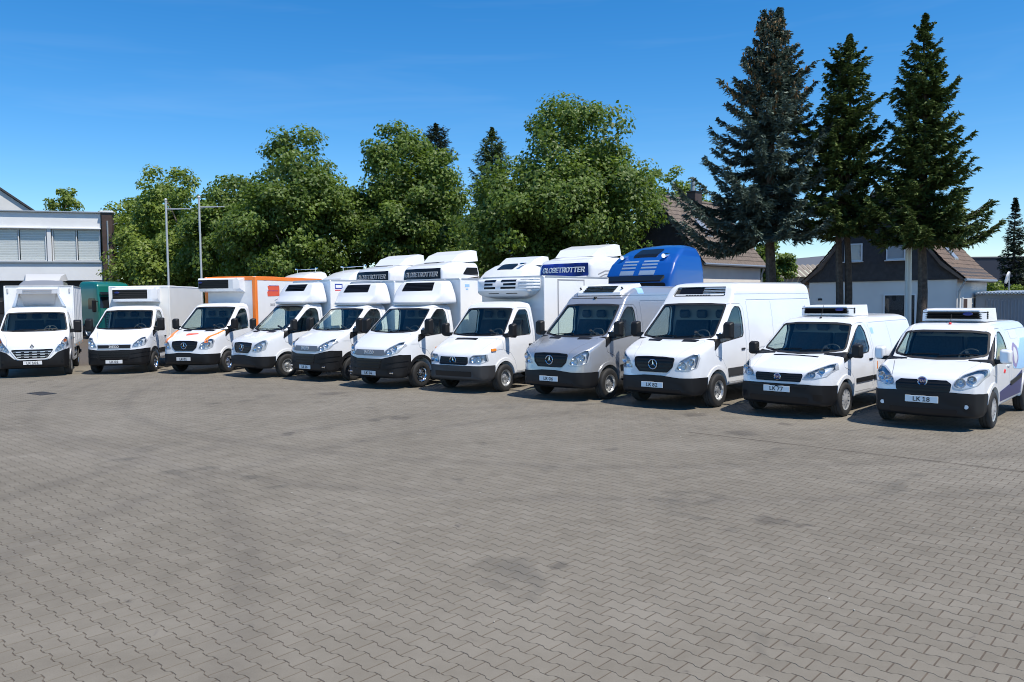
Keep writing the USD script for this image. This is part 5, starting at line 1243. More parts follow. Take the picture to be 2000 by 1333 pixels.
VANS = 'refrigerated vans and box trucks parked in a slanting row'
def vehicle(name, label, cat, x, y, head, spec):
    return Veh(thing(name, label, cat, (x, y, 0), head, VANS), spec)
def flat_patch(v, name, poly, mat_, out=.004, sides=(1,), parent=None):
    for s_ in sides: v.slab(name, prism_y(poly, .5, 1.4) if s_ > 0 else prism_y(poly, -1.4, -.5), mat_, out, -.006, parent)

# 1 box truck with a wide slotted grille
v = vehicle('box_truck', 'white box truck at the left end of the row, diamond badge, plate LK 101', 'truck', -15.55, 26.11, -65.5, master_spec())
v.shell(); front_wheels(v, .92, .34, kind='cap', rim='hubcap')
g = rp([(-.60, .895), (.60, .895), (.42, .625), (.34, .60), (-.34, .60), (-.42, .625)], .03)
gp = v.slab('grille', prism_x(g, .4, 1.4), 'gloss_black', .014, -.01)
for z in (.655, .735, .815): v.slab('grille_bar', prism_x(shapely.union_all([sg.box(-.7, z + .010, .7, z + .020)] + [sg.box(-.66 + .22 * q, z - .014, -.53 + .22 * q, z + .012) for q in range(7)]).intersection(g.buffer(-.02)), .4, 1.4), 'hubcap', .026, .0, gp)
v.slab('grille_frame', prism_x(g.buffer(.03).difference(g), .4, 1.4), 'paint_white', .018, -.01, gp)
v.badge('diamond', .99, .085, .012)
v.slab('air_intake', prism_x(rp([(-.62, .28), (.62, .28), (.62, .36), (-.62, .36)], .02), .4, 1.4), 'gloss_black', .016, 0)
for s_ in (1, -1):
    put('fog_lamp', cyl((v.sx(s_ * .80, .52, .012) - .02, s_ * .80, .52), (v.sx(s_ * .80, .52, .012) + .008, s_ * .80, .52), .055, seg=16), 'gloss_black', v.root)
v.mirror(-.12, 1.10, 1.58, h=.42, w=.24); v.wipers(1.47); v.plate('LK 101', .47)
cargo_box(v, -1.60, 3.7, 1.03, .92, 2.95, 'panel_white', 'panel_white', 'alu', 5)
chassis(v, -1.6, 3.7, 3.68, .34, .92, hw=1.03)
u = put('refrigeration_unit', hull([(-1.6, -.62, 2.90), (-1.6, .62, 2.90), (-1.6, -.62, 2.70), (-1.6, .62, 2.70), (-1.12, -.60, 2.84), (-1.12, .60, 2.84), (-1.16, -.60, 2.68), (-1.16, .60, 2.68), (-1.2, -.6, 2.88), (-1.2, .6, 2.88)]), 'grp_white', v.root, 20)
put('unit_grille', rbox(.02, .86, .035, (-1.118, 0, 2.79), .005), 'print_grey', u); put('unit_grille', rbox(.02, .86, .02, (-1.125, 0, 2.73), .005), 'print_grey', u)
put('unit_back_plate', hull([(-1.58, -.56, 2.70), (-1.58, .52, 2.70), (-1.58, -.46, 2.28), (-1.58, .44, 2.28), (-1.44, -.56, 2.70), (-1.44, .52, 2.70), (-1.56, -.46, 2.28), (-1.56, .44, 2.28)]), 'grp_grey', u, 20)
for s_ in (1, -1):
    put('unit_cheek', hull([(-1.6, s_ * .60, 2.70), (-1.22, s_ * .60, 2.70), (-1.6, s_ * .56, 2.70), (-1.22, s_ * .56, 2.70), (-1.6, s_ * .80, 2.24), (-1.5, s_ * .80, 2.24), (-1.6, s_ * .70, 2.24), (-1.5, s_ * .70, 2.24)]), 'grp_white', u, 20)
    put('top_clip', rbox(.03, .05, .16, (-1.585, s_ * .92, 2.79), .012), 'grp_grey', u)

# 2 older box truck with a louvred unit on the front wall
v = vehicle('box_truck', 'white box truck with cream box and black louvred unit, next to plate LK 101', 'truck', -13.07, 26.99, -83.6, daily_spec(False))
v.shell(); front_wheels(v, .90, .345, kind='round', rim='chrome'); daily_front(v, 'LK 02', False)
cargo_box(v, -1.6, 4.3, 1.03, .95, 2.92, 'panel_cream', 'panel_cream', 'panel_white'); chassis(v, -1.6, 4.3, 3.75, .345, .95, hw=1.03)
carrier_unit(v, -1.6, -1.14, -.80, .72, 2.38, 2.86, -.74, .42, -.58)
v.side_word('IVECO', -.05, 1.2, .04, 'print_grey')

# 3 box truck with orange trim
v = vehicle('box_truck', 'white box truck with orange trim on its box and orange bonnet stripes', 'truck', -10.33, 26.73, -105.3, sprinter_spec('cab'))
v.shell(); front_wheels(v, .90, .352, kind='round', rim='chrome'); sprinter_front(v, 'LK 01')
bx = cargo_box(v, -1.6, 4.75, 1.02, .95, 3.20, 'panel_white', 'orange', 'orange', tw=.14); chassis(v, -1.6, 4.75, 3.75, .352, .95, hw=1.02)
carrier_unit(v, -1.6, -1.14, -1.0, .60, 2.70, 3.16, -.94, .26, -.84)
for s_ in (1, -1):
    P = rp([(.92, s_ * .70), (.62, s_ * .66), (.34, s_ * .80), (.08, s_ * .84), (.06, s_ * .93), (.38, s_ * .90), (.62, s_ * .78), (.86, s_ * .80)], .02)
    v.slab('orange_stripe', prism_z(P, 1.02, 1.75), 'orange', .004, -.006, label='orange stripe sweeping from windscreen to headlight')
P = rp([(.62, -.16), (.50, .20), (.42, .18), (.44, -.20), (.54, -.22)], .01)
v.slab('bonnet_logo', prism_z(P, 1.0, 1.75), 'logo_red', .004, -.006)
lg = put('side_logo', prism_y(rp([(-2.42, 2.70), (-2.36, 2.88), (-3.12, 2.90), (-3.14, 2.72), (-3.12, 2.52), (-2.36, 2.50), (-2.33, 2.66)], .02), 1.02, 1.026), 'logo_red', bx)
for q in range(8):
    put('logo_letter', prism_y(sg.box(-2.50 - .08 * q, 2.875, -2.455 - .08 * q, 2.90), 1.02, 1.030), 'logo_blue', lg); put('logo_letter', prism_y(sg.box(-2.42 - .085 * q, 2.69, -2.37 - .085 * q, 2.715), 1.02, 1.030), 'logo_blue', lg)
put('side_logo', prism_y(sg.box(-3.46, 2.56, -3.36, 2.74), 1.02, 1.026), 'logo_red', bx)
put('house_mark', prism_y(sg.box(-2.30, 3.06, -2.12, 3.10), 1.02, 1.026), 'print_grey', bx); put('house_mark', prism_y(sg.box(-6.1, 3.06, -5.9, 3.10), 1.02, 1.026), 'print_grey', bx)
put('swoosh', tube([(-2.80, 1.024, 2.36), (-3.0, 1.024, 2.42), (-3.2, 1.024, 2.46), (-3.48, 1.024, 2.47)], .010, 5), 'print_grey', bx)
put('lettering', moved(text('0800 - 30 444', .09, 'y', .004), (-2.95, 1.022, 2.20)), 'print_grey', bx, False)

# 4 box truck with a rounded roof fairing
SPR_CAB = v.sp
v = vehicle('box_truck', 'white box truck with roof fairing, no plate, right of the orange trimmed one', 'truck', -7.64, 25.20, -130.7, SPR_CAB)
v.shell(); front_wheels(v, .90, .352, kind='steel'); sprinter_front(v, None)
bx = cargo_box(v, -1.62, 4.6, 1.03, .95, 2.99, 'panel_white', 'panel_white', 'alu'); chassis(v, -1.62, 4.6, 3.665, .352, .95, hw=1.03)
fairing(v, .97, 2.27, 2.93, (-.60, .50, 2.64, 2.86), 4)
put('decal', prism_y(sg.box(-2.10, 2.70, -1.80, 2.86).difference(sg.box(-2.07, 2.73, -1.83, 2.83)), 1.03, 1.034), 'logo_blue', bx)
put('decal', prism_y(sg.box(-2.10, 2.64, -1.80, 2.67), 1.03, 1.034), 'red', bx)

# 5, 6 twin box trucks with slanted headlights
DAILY = daily_spec(True)
for (x, y, h, pl, lab) in ((-5.39, 23.88, -129.0, 'LK 16', 'white box truck with roof fairing and plate LK 16, left of the LK 24 truck'),
                           (-3.21, 21.76, -125.5, 'LK 24', 'white box truck with louvred roof fairing and plate LK 24')):
    v = vehicle('box_truck', lab, 'truck', x, y, h, DAILY)
    v.shell(); front_wheels(v, .90, .345, kind='round', rim='chrome'); daily_front(v, pl, True)
    bx = cargo_box(v, -1.62, 4.5, 1.04, .95, 2.90, 'panel_white', 'panel_white', 'alu'); chassis(v, -1.62, 4.5, 3.75, .345, .95, hw=1.04)
    fairing(v, .98, 2.22, 2.86, (-.62, .56, 2.56, 2.80), 6)
    put('decal', prism_y(sg.box(-2.02, 2.66, -1.82, 2.74), 1.04, 1.044), 'pale_blue', bx); put('decal', prism_y(sg.box(-1.96, 2.58, -1.86, 2.62), 1.04, 1.044), 'pale_blue', bx)

# 7 older box truck with a slotted unit and plain bonnet
v = vehicle('box_truck', 'older white box truck with big slotted white cooling unit over its cab', 'truck', -.94, 20.52, -126.5, t1n_spec())
v.shell(); front_wheels(v, .87, .342, kind='steel')
g = rp([(-.44, .90), (.44, .90), (.46, .73), (.40, .705), (-.40, .705), (-.46, .73)], .02)
gp = v.slab('grille', prism_x(g, .4, 1.4), 'gloss_black', .006, -.02)
for z in (.755, .80, .85): v.slab('grille_slat', prism_x(sg.box(-.5, z - .012, .5, z + .012).intersection(g.buffer(-.02)), .4, 1.4), 'black_plastic', .014, 0, gp)
v.badge('star', .81, .092, .02)
v.slab('air_intake', prism_x(rp([(-.58, .42), (.58, .42), (.58, .55), (-.58, .55)], .02), .4, 1.4), 'gloss_black', .016, 0)
v.slab('bonnet_vent', prism_z(rp([(.20, -.52), (.11, -.50), (.12, .20), (.21, .20)], .015), 1.1, 1.6), 'black_plastic', .006, -.006)
flat_patch(v, 'indicator', rp([(.52, 1.03), (.34, 1.04), (.36, 1.10), (.50, 1.10)], .012), 'amber', .022, (1, -1))
v.mirror(-.10, 1.0, 1.52, h=.36, w=.20); v.wipers(1.40)
bx = cargo_box(v, -1.62, 3.4, 1.05, .92, 2.91, 'panel_white', 'panel_white', 'alu'); chassis(v, -1.62, 3.4, 3.55, .342, .92, hw=1.05, rear_rim='steel', rim_mat='steel_rim')
put('side_door', rbox(1.30, .012, 1.75, (-2.95, 1.054, 1.92), .004), 'panel_white', bx); fr = sg.box(-3.64, 1.0, -2.26, 2.83).difference(sg.box(-3.60, 1.04, -2.30, 2.79))
put('door_frame', prism_y(fr, 1.048, 1.064), 'print_grey', bx)
b = Body(side=[(-1.62, 2.89), (-1.30, 2.87), (-1.10, 2.80), (-1.06, 2.58), (-1.10, 2.52), (-1.22, 2.38), (-1.62, 2.30)], plan=[(-1.02, 0), (-1.06, .5), (-1.14, .80), (-1.30, .95), (-1.62, .98), (-1.62, 0)],
         front=[(0, 2.28), (.55, 2.32), (.80, 2.42), (.95, 2.56), (.98, 2.70), (.97, 2.86), (0, 2.90)], bow=.12, k=.04, res=.035, side_r=.02, bow_from=-1.6)
u = put('refrigeration_unit', b.shaded(b.level(0)), 'grp_white', v.root)
for z in (2.605, 2.70, 2.795):
    for y0, y1 in ((-.56, -.16), (.02, .50)):
        if abs(z - 2.70) < .01: y0, y1 = (y0, y1 - .1) if y0 < 0 else (y0 + .08, y1)
        put('unit_slot', b.shaded(b.slab(prism_x(rp([(y0, z - .028), (y1, z - .028), (y1, z + .028), (y0, z + .028)], .008), -1.4, -.8), .004, -.01)), 'gloss_black', u)
for z in (2.60, 2.68, 2.76, 2.84): put('unit_fin', b.shaded(b.slab(prism_x(sg.box(.60, z - .012, 1.2, z + .012), -1.55, -.8), .016, -.004)), 'grp_white', u)
put('unit_belly', b.shaded(b.slab(prism_x(sg.box(-1.2, 2.2, 1.2, 2.525), -1.6, -.8), .006, -.006)), 'grp_grey', u)
for y0, y1 in ((-.45, -.1), (.15, .5)): put('unit_slot', b.shaded(b.slab(prism_x(sg.box(y0, 2.445, y1, 2.465), -1.4, -.8), .010, -.004)), 'gloss_black', u)

# 8 silver van
v = vehicle('panel_van', 'silver panel van with mid height roof, plate LK 06', 'van', 1.47, 18.85, -130.7, sprinter_spec('mid'))
v.shell('paint_silver'); front_wheels(v, .90, .352, kind='steel'); sprinter_front(v, 'LK 06')
for s_ in (1, -1): wheel(v.root, -3.665, s_ * .90, .352, .225, 'steel', 'steel_rim', s_)
flat_patch(v, 'rub_strip', rp([(-.50, .62), (-1.46, .62), (-1.46, .76), (-.46, .76)], .012), 'black_plastic', .014, (1, -1))
u = put('refrigeration_unit', hull([(-1.02, -.62, 2.44), (-1.02, .62, 2.44), (-1.0, -.62, 2.37), (-1.0, .62, 2.37), (-1.30, -.66, 2.62), (-1.30, .66, 2.62), (-1.9, -.62, 2.66), (-1.9, .62, 2.66), (-2.0, -.62, 2.56), (-2.0, .62, 2.56), (-1.2, -.70, 2.42), (-1.2, .70, 2.42)]), 'grp_white', v.root, 15)
for k in range(4):
    t = k / 3; put('unit_slot', hull([(-1.045 - .19 * t + a, y, 2.455 + .115 * t + c) for y in (-.46, .42) for a, c in ((0.03, .004), (.03, .022), (-.03, 0), (-.03, .03))]), 'gloss_black', u)
for y in (-.64, 0, .64): put('unit_bolt', cyl((-1.16, y * .95, 2.50), (-1.10, y * .95, 2.56), .022, seg=10), 'dark_metal', u)
v.slab('roof_seam', prism_x(sg.box(-.74, 2.295, .74, 2.307), -1.3, -.5), 'seal', .004, -.006)
put('aerial_base', rbox(.10, .06, .05, (v.sx(.10, 2.30, 0, -2, 0) + .01, -.02, 2.31), .015), 'black_plastic', v.root)
flat_patch(v, 'decal', sg.box(-1.75, 2.40, -1.48, 2.54), 'pale_blue')

# 9 large white van with a unit built into the roof front
v = vehicle('panel_van', 'large white high roof panel van with unit built into its roof front, plate LK 82', 'van', 3.57, 17.33, -132.1, sprinter_spec('high'))
v.cuts = [prism_x(rp([(-.66, 2.315), (.66, 2.315), (.60, 2.53), (-.60, 2.53)], .03), -1.55, -.5)]
v.shell(); front_wheels(v, .90, .352, kind='steel'); sprinter_front(v, 'LK 82')
for s_ in (1, -1): wheel(v.root, -3.9, s_ * .90, .352, .225, 'steel', 'steel_rim', s_)
u = holder('refrigeration_unit', v.root)
put('unit_case', hull([(-1.54, -.64, 2.32), (-1.54, .64, 2.32), (-1.54, -.6, 2.52), (-1.54, .6, 2.52), (-1.0, -.63, 2.32), (-1.0, .63, 2.32), (-1.15, -.59, 2.52), (-1.15, .59, 2.52)]), 'grp_white', u)
put('unit_opening', hull([(-.995, -.52, 2.375), (-.995, .06, 2.375), (-1.12, -.52, 2.51), (-1.12, .06, 2.51), (-1.09, -.52, 2.37), (-1.09, .06, 2.37), (-1.2, -.52, 2.50), (-1.2, .06, 2.50)]), 'gloss_black', u)
for k in range(4):
    z = 2.385 + .035 * k; x = -.985 - .72 * (z - 2.32)
    put('unit_fin', hull([(x - .02, .09, z - .01), (x + .05, .09, z - .012), (x + .05, .09, z), (x - .02, .62, z - .01), (x + .02, .62, z - .012), (x + .02, .62, z)]), 'grp_white', u)
put('unit_lip', hull([(x_, y, z) for y in (-.60, .60) for x_, z in ((-1.0, 2.325), (-.96, 2.34), (-.98, 2.365), (-1.06, 2.36))]), 'grp_white', u)
for k in range(9): put('unit_vent', rbox(.03, .05, .012, (-.962, -.30 + .07 * k, 2.345), .003), 'gloss_black', u)
flat_patch(v, 'rub_strip', rp([(-.50, .60), (-1.46, .60), (-1.46, .78), (-.46, .78)], .012), 'grey_plastic', .014, (1, -1))
flat_patch(v, 'rub_strip', rp([(-1.54, .60), (-3.42, .60), (-3.42, .78), (-1.54, .78)], .012), 'grey_plastic', .014, (1, -1))

# 10 compact van
def roof_unit(v, x1, L, w, z0, z1, by):
    u = put('refrigeration_unit', hull([(x1 - L, -w, z0), (x1 - L, w, z0), (x1 - L, -w + .03, z1), (x1 - L, w - .03, z1), (x1 - .02, -w + .02, z0), (x1 - .02, w - .02, z0), (x1 + .03, -w + .10, z0 + .02), (x1 + .03, w - .10, z0 + .02),
        (x1, -w + .10, z1), (x1, w - .10, z1), (x1 + .05, -w + .12, z1 - .03), (x1 + .05, w - .12, z1 - .03), (x1 - .06, -w + .02, z1 - .03), (x1 - .06, w - .02, z1 - .03)]), 'grp_white', v.root, 20)
    put('unit_grille', hull([(x1 + .052, -w + .14, z1 - .05), (x1 + .052, w - .14, z1 - .05), (x1 + .045, -w + .12, z0 + .05), (x1 + .045, w - .12, z0 + .05), (x1 - .1, -w + .008, z1 - .05), (x1 - .1, w - .008, z1 - .05), (x1 - .1, -w + .005, z0 + .05), (x1 - .1, w - .005, z0 + .05)]), 'gloss_black', u)
    for k in range(4):
        z = z0 + .065 + k * (z1 - z0 - .12) / 3.4
        put('louvre', hull([(x1 + q, y, z + c) for y in (-w + .13, w - .13) for q, c in ((.05, .012), (.078, -.006), (.05, -.014))] + [(x1 - .08, y, z + c) for y in (-w - .004, w + .004) for c in (.01, -.012)]), 'black_plastic', u)
    put('badge_disc', Manifold.sphere(1, 20).scale((.012, .085, .03)).translate((x1 + .082, by, z0 + .6 * (z1 - z0))), 'badge_blue', u)
    return u
v = vehicle('panel_van', 'compact white van with roof mounted unit, plate LK 77, black strip along its side', 'van', 5.67, 15.81, -134.1, scudo_spec())
v.shell(); front_wheels(v, .845, .328, .21, 'cap', 'hubcap')
for s_ in (1, -1): wheel(v.root, -3.122, s_ * .845, .328, .21, 'cap', 'hubcap', s_)
g = rp([(-.45, .855), (.45, .855), (.47, .82), (.44, .70), (-.44, .70), (-.47, .82)], .02)
gp = v.slab('grille', prism_x(g, .4, 1.4), 'gloss_black', .006, -.02)
for z in (.735, .775, .815): v.slab('grille_slat', prism_x(sg.box(-.5, z - .012, .5, z + .012).intersection(g.buffer(-.02)), .4, 1.4), 'black_plastic', .016, 0, gp)
v.badge('round', .782, .062, .014)
v.slab('air_intake', prism_x(rp([(-.55, .28), (.55, .28), (.60, .42), (-.60, .42)], .03), .4, 1.4), 'gloss_black', .016, 0)
for s_ in (1, -1): v.slab('fog_lamp_recess', prism_x(rp([(s_ * .66, .36), (s_ * .80, .36), (s_ * .80, .48), (s_ * .66, .48)], .02), .3, 1.4), 'gloss_black', .016, 0)
v.slab('bonnet_vent', prism_z(rp([(.15, -.46), (.10, -.46), (.13, .46), (.18, .46)], .01), 1.0, 1.4), 'black_plastic', .005, -.006)
flat_patch(v, 'mirror_base', rp([(.08, 1.02), (-.22, 1.10), (-.20, 1.22), (.0, 1.18)], .02), 'black_plastic', .008, (1, -1))
v.slab('bumper_step', prism_x(sg.box(-.56, .60, .56, .625), .4, 1.4), 'black_plastic', .03, .004)
v.mirror(-.18, .96, 1.24, h=.27, w=.20); v.wipers(1.22); v.plate('LK 77', .56)
flat_patch(v, 'rub_strip', rp([(-.52, .60), (-1.38, .60), (-1.38, .69), (-.50, .69)], .02), 'black_plastic', .018, (1, -1))
flat_patch(v, 'rub_strip', rp([(-1.43, .60), (-2.66, .60), (-2.66, .69), (-1.43, .69)], .02), 'black_plastic', .018, (1, -1))
roof_unit(v, -1.30, .80, .56, 1.88, 2.10, .30)
put('aerial', tube([(-1.02, 0, 1.84), (-1.16, 0, 2.10)], .005, 5), 'seal', v.root); put('aerial_base', rbox(.06, .04, .04, (-1.02, 0, 1.845), .012), 'seal', v.root)
flat_patch(v, 'decal', rp([(-1.52, 1.52), (-1.66, 1.52), (-1.66, 1.64), (-1.52, 1.64)], .02), 'pale_blue')
flat_patch(v, 'fuel_flap', rp([(-1.60, .80), (-1.60, .96), (-1.64, .96), (-1.64, .80)], .01), 'amber', .004)

# 11 small van with printed sides
v = vehicle('delivery_van', 'small white van at the right end with blue printed sides, plate LK 18', 'van', 7.57, 14.24, -132.3, doblo_spec())
v.shell(); front_wheels(v, .815, .318, .20, 'cap', 'hubcap')
for s_ in (1, -1): wheel(v.root, -2.755, s_ * .815, .318, .20, 'cap', 'hubcap', s_)
g = rp([(-.44, .80), (-.36, .86), (.36, .86), (.44, .80), (.42, .66), (-.42, .66)], .03)
gp = v.slab('grille', prism_x(g, .4, 1.4), 'gloss_black', .010, -.02)
for z in (.71, .76, .81): v.slab('grille_slat', prism_x(sg.box(-.5, z - .013, .5, z + .013).intersection(g.buffer(-.02)), .4, 1.4), 'black_plastic', .018, 0, gp)
v.badge('round', .835, .072, .022)
v.slab('air_intake', prism_x(rp([(-.50, .27), (.50, .27), (.56, .38), (-.56, .38)], .03), .4, 1.4), 'gloss_black', .016, 0)
for s_ in (1, -1):
    x = v.sx(s_ * .66, .43, .012)
    fl_ = put('fog_lamp', cyl((x - .03, s_ * .66, .43), (x + .010, s_ * .66, .43), .055, seg=18), 'gloss_black', v.root); put('reflector', cyl((x + .006, s_ * .66, .43), (x + .013, s_ * .66, .43), .034, seg=18), 'lamp_housing', fl_)
for s_ in (1, -1):
    P = prism_y(rp([(.0, 1.14), (-.10, 1.12), (-.62, 1.54), (-.80, 1.64), (-.70, 1.665), (-.52, 1.56)], .01), .77, 1.4); v.slab('windscreen_pillar', P if s_ > 0 else P.mirror((0, 1, 0)), 'gloss_black', .006, -.012)
flat_patch(v, 'mirror_base', rp([(.04, 1.06), (-.24, 1.08), (-.22, 1.18), (-.0, 1.16)], .02), 'black_plastic', .008, (1, -1))
v.mirror(-.18, .93, 1.22, h=.26, w=.19, matl='paint_white'); v.wipers(1.20); v.plate('LK 18', .53)
roof_unit(v, -1.05, .80, .56, 1.79, 2.03, .26)
put('aerial', tube([(-.85, 0, 1.74), (-1.02, -.02, 2.0)], .005, 5), 'seal', v.root); put('aerial_base', rbox(.06, .04, .05, (-.84, 0, 1.755), .012), 'red', v.root)
flat_patch(v, 'side_print', rp([(-.55, .40), (-.46, .58), (-1.35, .66), (-2.36, .84), (-2.36, .40)], .02), 'deep_blue', .004, (1, -1))
flat_patch(v, 'side_print', rp([(-1.55, .92), (-2.25, .86), (-3.25, .90), (-3.3, 1.42), (-2.5, 1.44), (-2.15, 1.25), (-1.8, 1.40), (-1.56, 1.2)], .08), 'pale_blue', .0035, (1, -1))
flat_patch(v, 'side_print', rp([(-1.56, .98), (-1.78, .90), (-2.02, 1.05), (-2.05, 1.28), (-1.78, 1.40), (-1.60, 1.30), (-1.52, 1.15)], .09), 'mauve', .005, (1, -1))
flat_patch(v, 'side_print', rp([(-1.64, 1.04), (-1.78, .98), (-1.94, 1.10), (-1.92, 1.24), (-1.76, 1.32), (-1.64, 1.22)], .07), 'plate_white', .0065, (1, -1))
flat_patch(v, 'side_print', rp([(-1.70, 1.46), (-2.30, 1.45), (-2.30, 1.60), (-1.70, 1.61)], .01), 'plate_white', .004, (1, -1))
flat_patch(v, 'rub_strip', rp([(-1.32, .62), (-2.28, .70), (-2.28, .78), (-1.32, .70)], .02), 'black_plastic', .016, (1, -1))
flat_patch(v, 'door_emblem', rp([(-.74, .90), (-.86, .88), (-.92, .94), (-.80, .96)], .01), 'red', .005, (1,))
# ------------------------------------------------------------------ tractor units behind the row
TRUCKS = 'truck cabs parked behind the vans'
def cab_body(kind):
    if kind == 'high':    # tall sleeper with flat sign panel above the windscreen
        side = [(1.30, .45), (1.42, .6), (1.43, 1.3), (1.40, 2.0), (1.24, 2.85), (1.16, 3.46), (1.02, 3.62), (.55, 3.76), (-.2, 3.82), (-.85, 3.82), (-.92, 3.7), (-.92, .95), (.6, .95), (.8, .45)]
        front = [(0, .4), (1.18, .42), (1.245, .7), (1.245, 2.6), (1.20, 3.3), (1.10, 3.65), (.95, 3.79), (.5, 3.84), (0, 3.85)]
    elif kind == 'dome':
        side = [(1.30, .45), (1.42, .6), (1.43, 1.3), (1.38, 2.0), (1.20, 2.80), (1.12, 3.0), (.88, 3.34), (.50, 3.62), (0, 3.84), (-.5, 3.96), (-.84, 3.96), (-.92, 3.8), (-.92, .95), (.6, .95), (.8, .45)]
        front = [(0, .4), (1.18, .42), (1.245, .7), (1.245, 2.6), (1.21, 3.1), (1.11, 3.55), (.95, 3.82), (.6, 3.95), (0, 4.0)]
    else:                 # rounded sleeper roof
        side = [(1.30, .45), (1.42, .6), (1.43, 1.3), (1.38, 2.0), (1.20, 2.80), (1.08, 3.05), (.75, 3.38), (.30, 3.62), (-.25, 3.78), (-.85, 3.82), (-.92, 3.7), (-.92, .95), (.6, .95), (.8, .45)]
        front = [(0, .4), (1.18, .42), (1.245, .7), (1.245, 2.5), (1.19, 3.0), (1.05, 3.45), (.85, 3.72), (.5, 3.83), (0, 3.86)]
    plan = [(1.44, 0), (1.42, .6), (1.33, .98), (1.12, 1.18), (.75, 1.245), (-.85, 1.245), (-.92, 1.2), (-.92, 0)]
    return Body(side=side, plan=plan, front=front, bow=.09, k=.10, res=.06, side_r=.05)
_cabs = {}
def tractor(name, label, x, y, head, paint, kind, visor='paint_white', sign=None, stripes=None, spoiler=None, extras=None, group=TRUCKS, zs=1.0, visor_z=0.0):
    t = thing(name, label, 'truck', (x, y, 0), head, group)
    if kind not in _cabs:
        b = cab_body(kind)
        arch = cyl((0, -1.5, .52), (0, 1.5, .52), .60, seg=32)
        ws = rp([(-1.10, 2.0), (1.10, 2.0), (1.04, 2.74), (-1.04, 2.74)], .08)
        M = b.level(0) - arch
        sw = rp([(1.0, 1.95), (.15, 1.95), (.15, 2.60), (.25, 2.68), (.85, 2.66)], .05)
        _cabs[kind] = (b, b.shaded(M), b.shaded(b.slab(prism_x(ws, .6, 1.6), .006, -.01)), b.shaded(b.slab(prism_y(sw, .6, 1.4), .006, -.01)), b.shaded(b.slab(prism_y(sw, -1.4, -.6), .006, -.01)),
                       b.shaded(b.slab(prism_x(rp([(-.85, .75), (.85, .75), (.9, 1.75), (-.9, 1.75)], .05), .8, 1.6), .014, -.01)), b.shaded(b.slab(prism_x(sg.box(-1.3, .3, 1.3, .72), .7, 1.7) - arch, .02, -.01)))
    b, M, wsm, swl, swr, gr, bu = _cabs[kind]
    put('cab', M, paint, t); put('windscreen', wsm, 'cab_glass', t); put('side_window', swl, 'cab_glass', t); put('side_window', swr, 'cab_glass', t)
    g = put('grille', gr, 'gloss_black', t)
    for z in np.linspace(.85, 1.65, 6): put('grille_bar', b.shaded(b.slab(prism_x(sg.box(-.8, z - .03, .8, z + .03), .8, 1.6), .03, .0)), paint if zs else 'black_plastic', g)
    put('front_bumper', bu, 'dark_metal', t)
    for s_ in (1, -1):
        put('headlight', rbox(.06, .36, .18, (1.36, s_ * .88, .60), .03), 'reflector', t)
        m = holder('mirror', t); put('mirror_housing', rbox(.16, .26, .78, (1.22, s_ * 1.50, 2.15), .05), 'black_plastic', m); put('mirror_arm', rbox(.05, .30, .05, (1.18, s_ * 1.34, 2.45), .01), 'black_plastic', m)
        put('step', rbox(.5, .10, .42, (.55, s_ * 1.18, .62), .03), 'dark_metal', t)
        wheel(t, 0, s_ * 1.06, .51, .30, 'truck', 'steel_rim', s_); wheel(t, -3.7, s_ * .98, .51, .46, 'truck', 'steel_rim', s_)
        put('chassis_rail', rbox(5.6, .08, .26, (-2.4, s_ * .40, .88), .01), 'chassis', t)
        put('fuel_tank', rbox(1.3, .55, .60, (-1.75, s_ * .92, .70), .12), 'alu', t)
        tt = np.linspace(.2, math.pi - .2, 10)
        p = prism_y(sg.Polygon([(-3.7 + .60 * math.cos(a), .51 + .60 * math.sin(a)) for a in tt] + [(-3.7 + .64 * math.cos(a), .51 + .64 * math.sin(a)) for a in tt[::-1]]), .72, 1.24); put('mudguard', p if s_ > 0 else p.mirror((0, 1, 0)), 'black_plastic', t)
    put('fifth_wheel', rbox(1.0, .9, .12, (-3.4, 0, 1.10), .04), 'dark_metal', t)
    if visor:
        xv = 1.22
        put('sun_visor', hull([(xv + a - .35 * visor_z, y_, z + visor_z) for y_ in (-1.08, 1.08) for a, z in ((-.02, 2.98), (.22, 2.86), (.25, 2.90), (.0, 3.06))]), visor, t)
    if sign:
        P = rp([(-1.08, 3.06), (1.08, 3.06), (1.02, 3.52), (-1.02, 3.52)], .06)
        s = put('sign_panel', b.shaded(b.slab(prism_x(P, .5, 1.6), .012, -.01)), sign[0], t)
        Xs = np.linspace(1.6, .6, 600); xs = float(Xs[np.argmax(b.f(np.column_stack([Xs, 0 * Xs, 0 * Xs + 3.29])) < .012)]) + .006
        v_, f_ = text(sign[1], .172, 'x', .03); v_[:, 1] *= 1.0; v_[:, 1] += .13 * (v_[:, 2]) * 1.0
        v_[:, 0] -= .09 * v_[:, 1] ** 2 + .12 * v_[:, 2]; put('lettering', (v_ + [xs - .012, 0, 3.29], f_), sign[2] if len(sign) > 2 else 'lettering_white', s, False)
    if stripes:
        for z in (3.00, 2.80):
            P = sg.Polygon([(.95, z - .06), (.80, z + .0), (-.85, z + .22), (-.85, z + .10), (.78, z - .10)]); put('side_stripe', b.shaded(b.slab(prism_y(P, .5, 1.4), .006, -.008)), stripes, t)
    if spoiler:
        c, z0, z1, x0, x1 = spoiler
        s = put('roof_spoiler', hull([(x0, y_ * .82, z0) for y_ in (-1, 1)] + [(x0 - .35, y_ * .86, z0 + .62 * (z1 - z0)) for y_ in (-1, 1)] + [(x1 + .3, y_ * .98, z1) for y_ in (-1, 1)] + [(x1, y_ * .98, z1 - .03) for y_ in (-1, 1)] + [(x1, y_ * 1.06, z0 + .05) for y_ in (-1, 1)] + [(x1 + .5, y_ * 1.05, z0) for y_ in (-1, 1)]), c, t, 20)
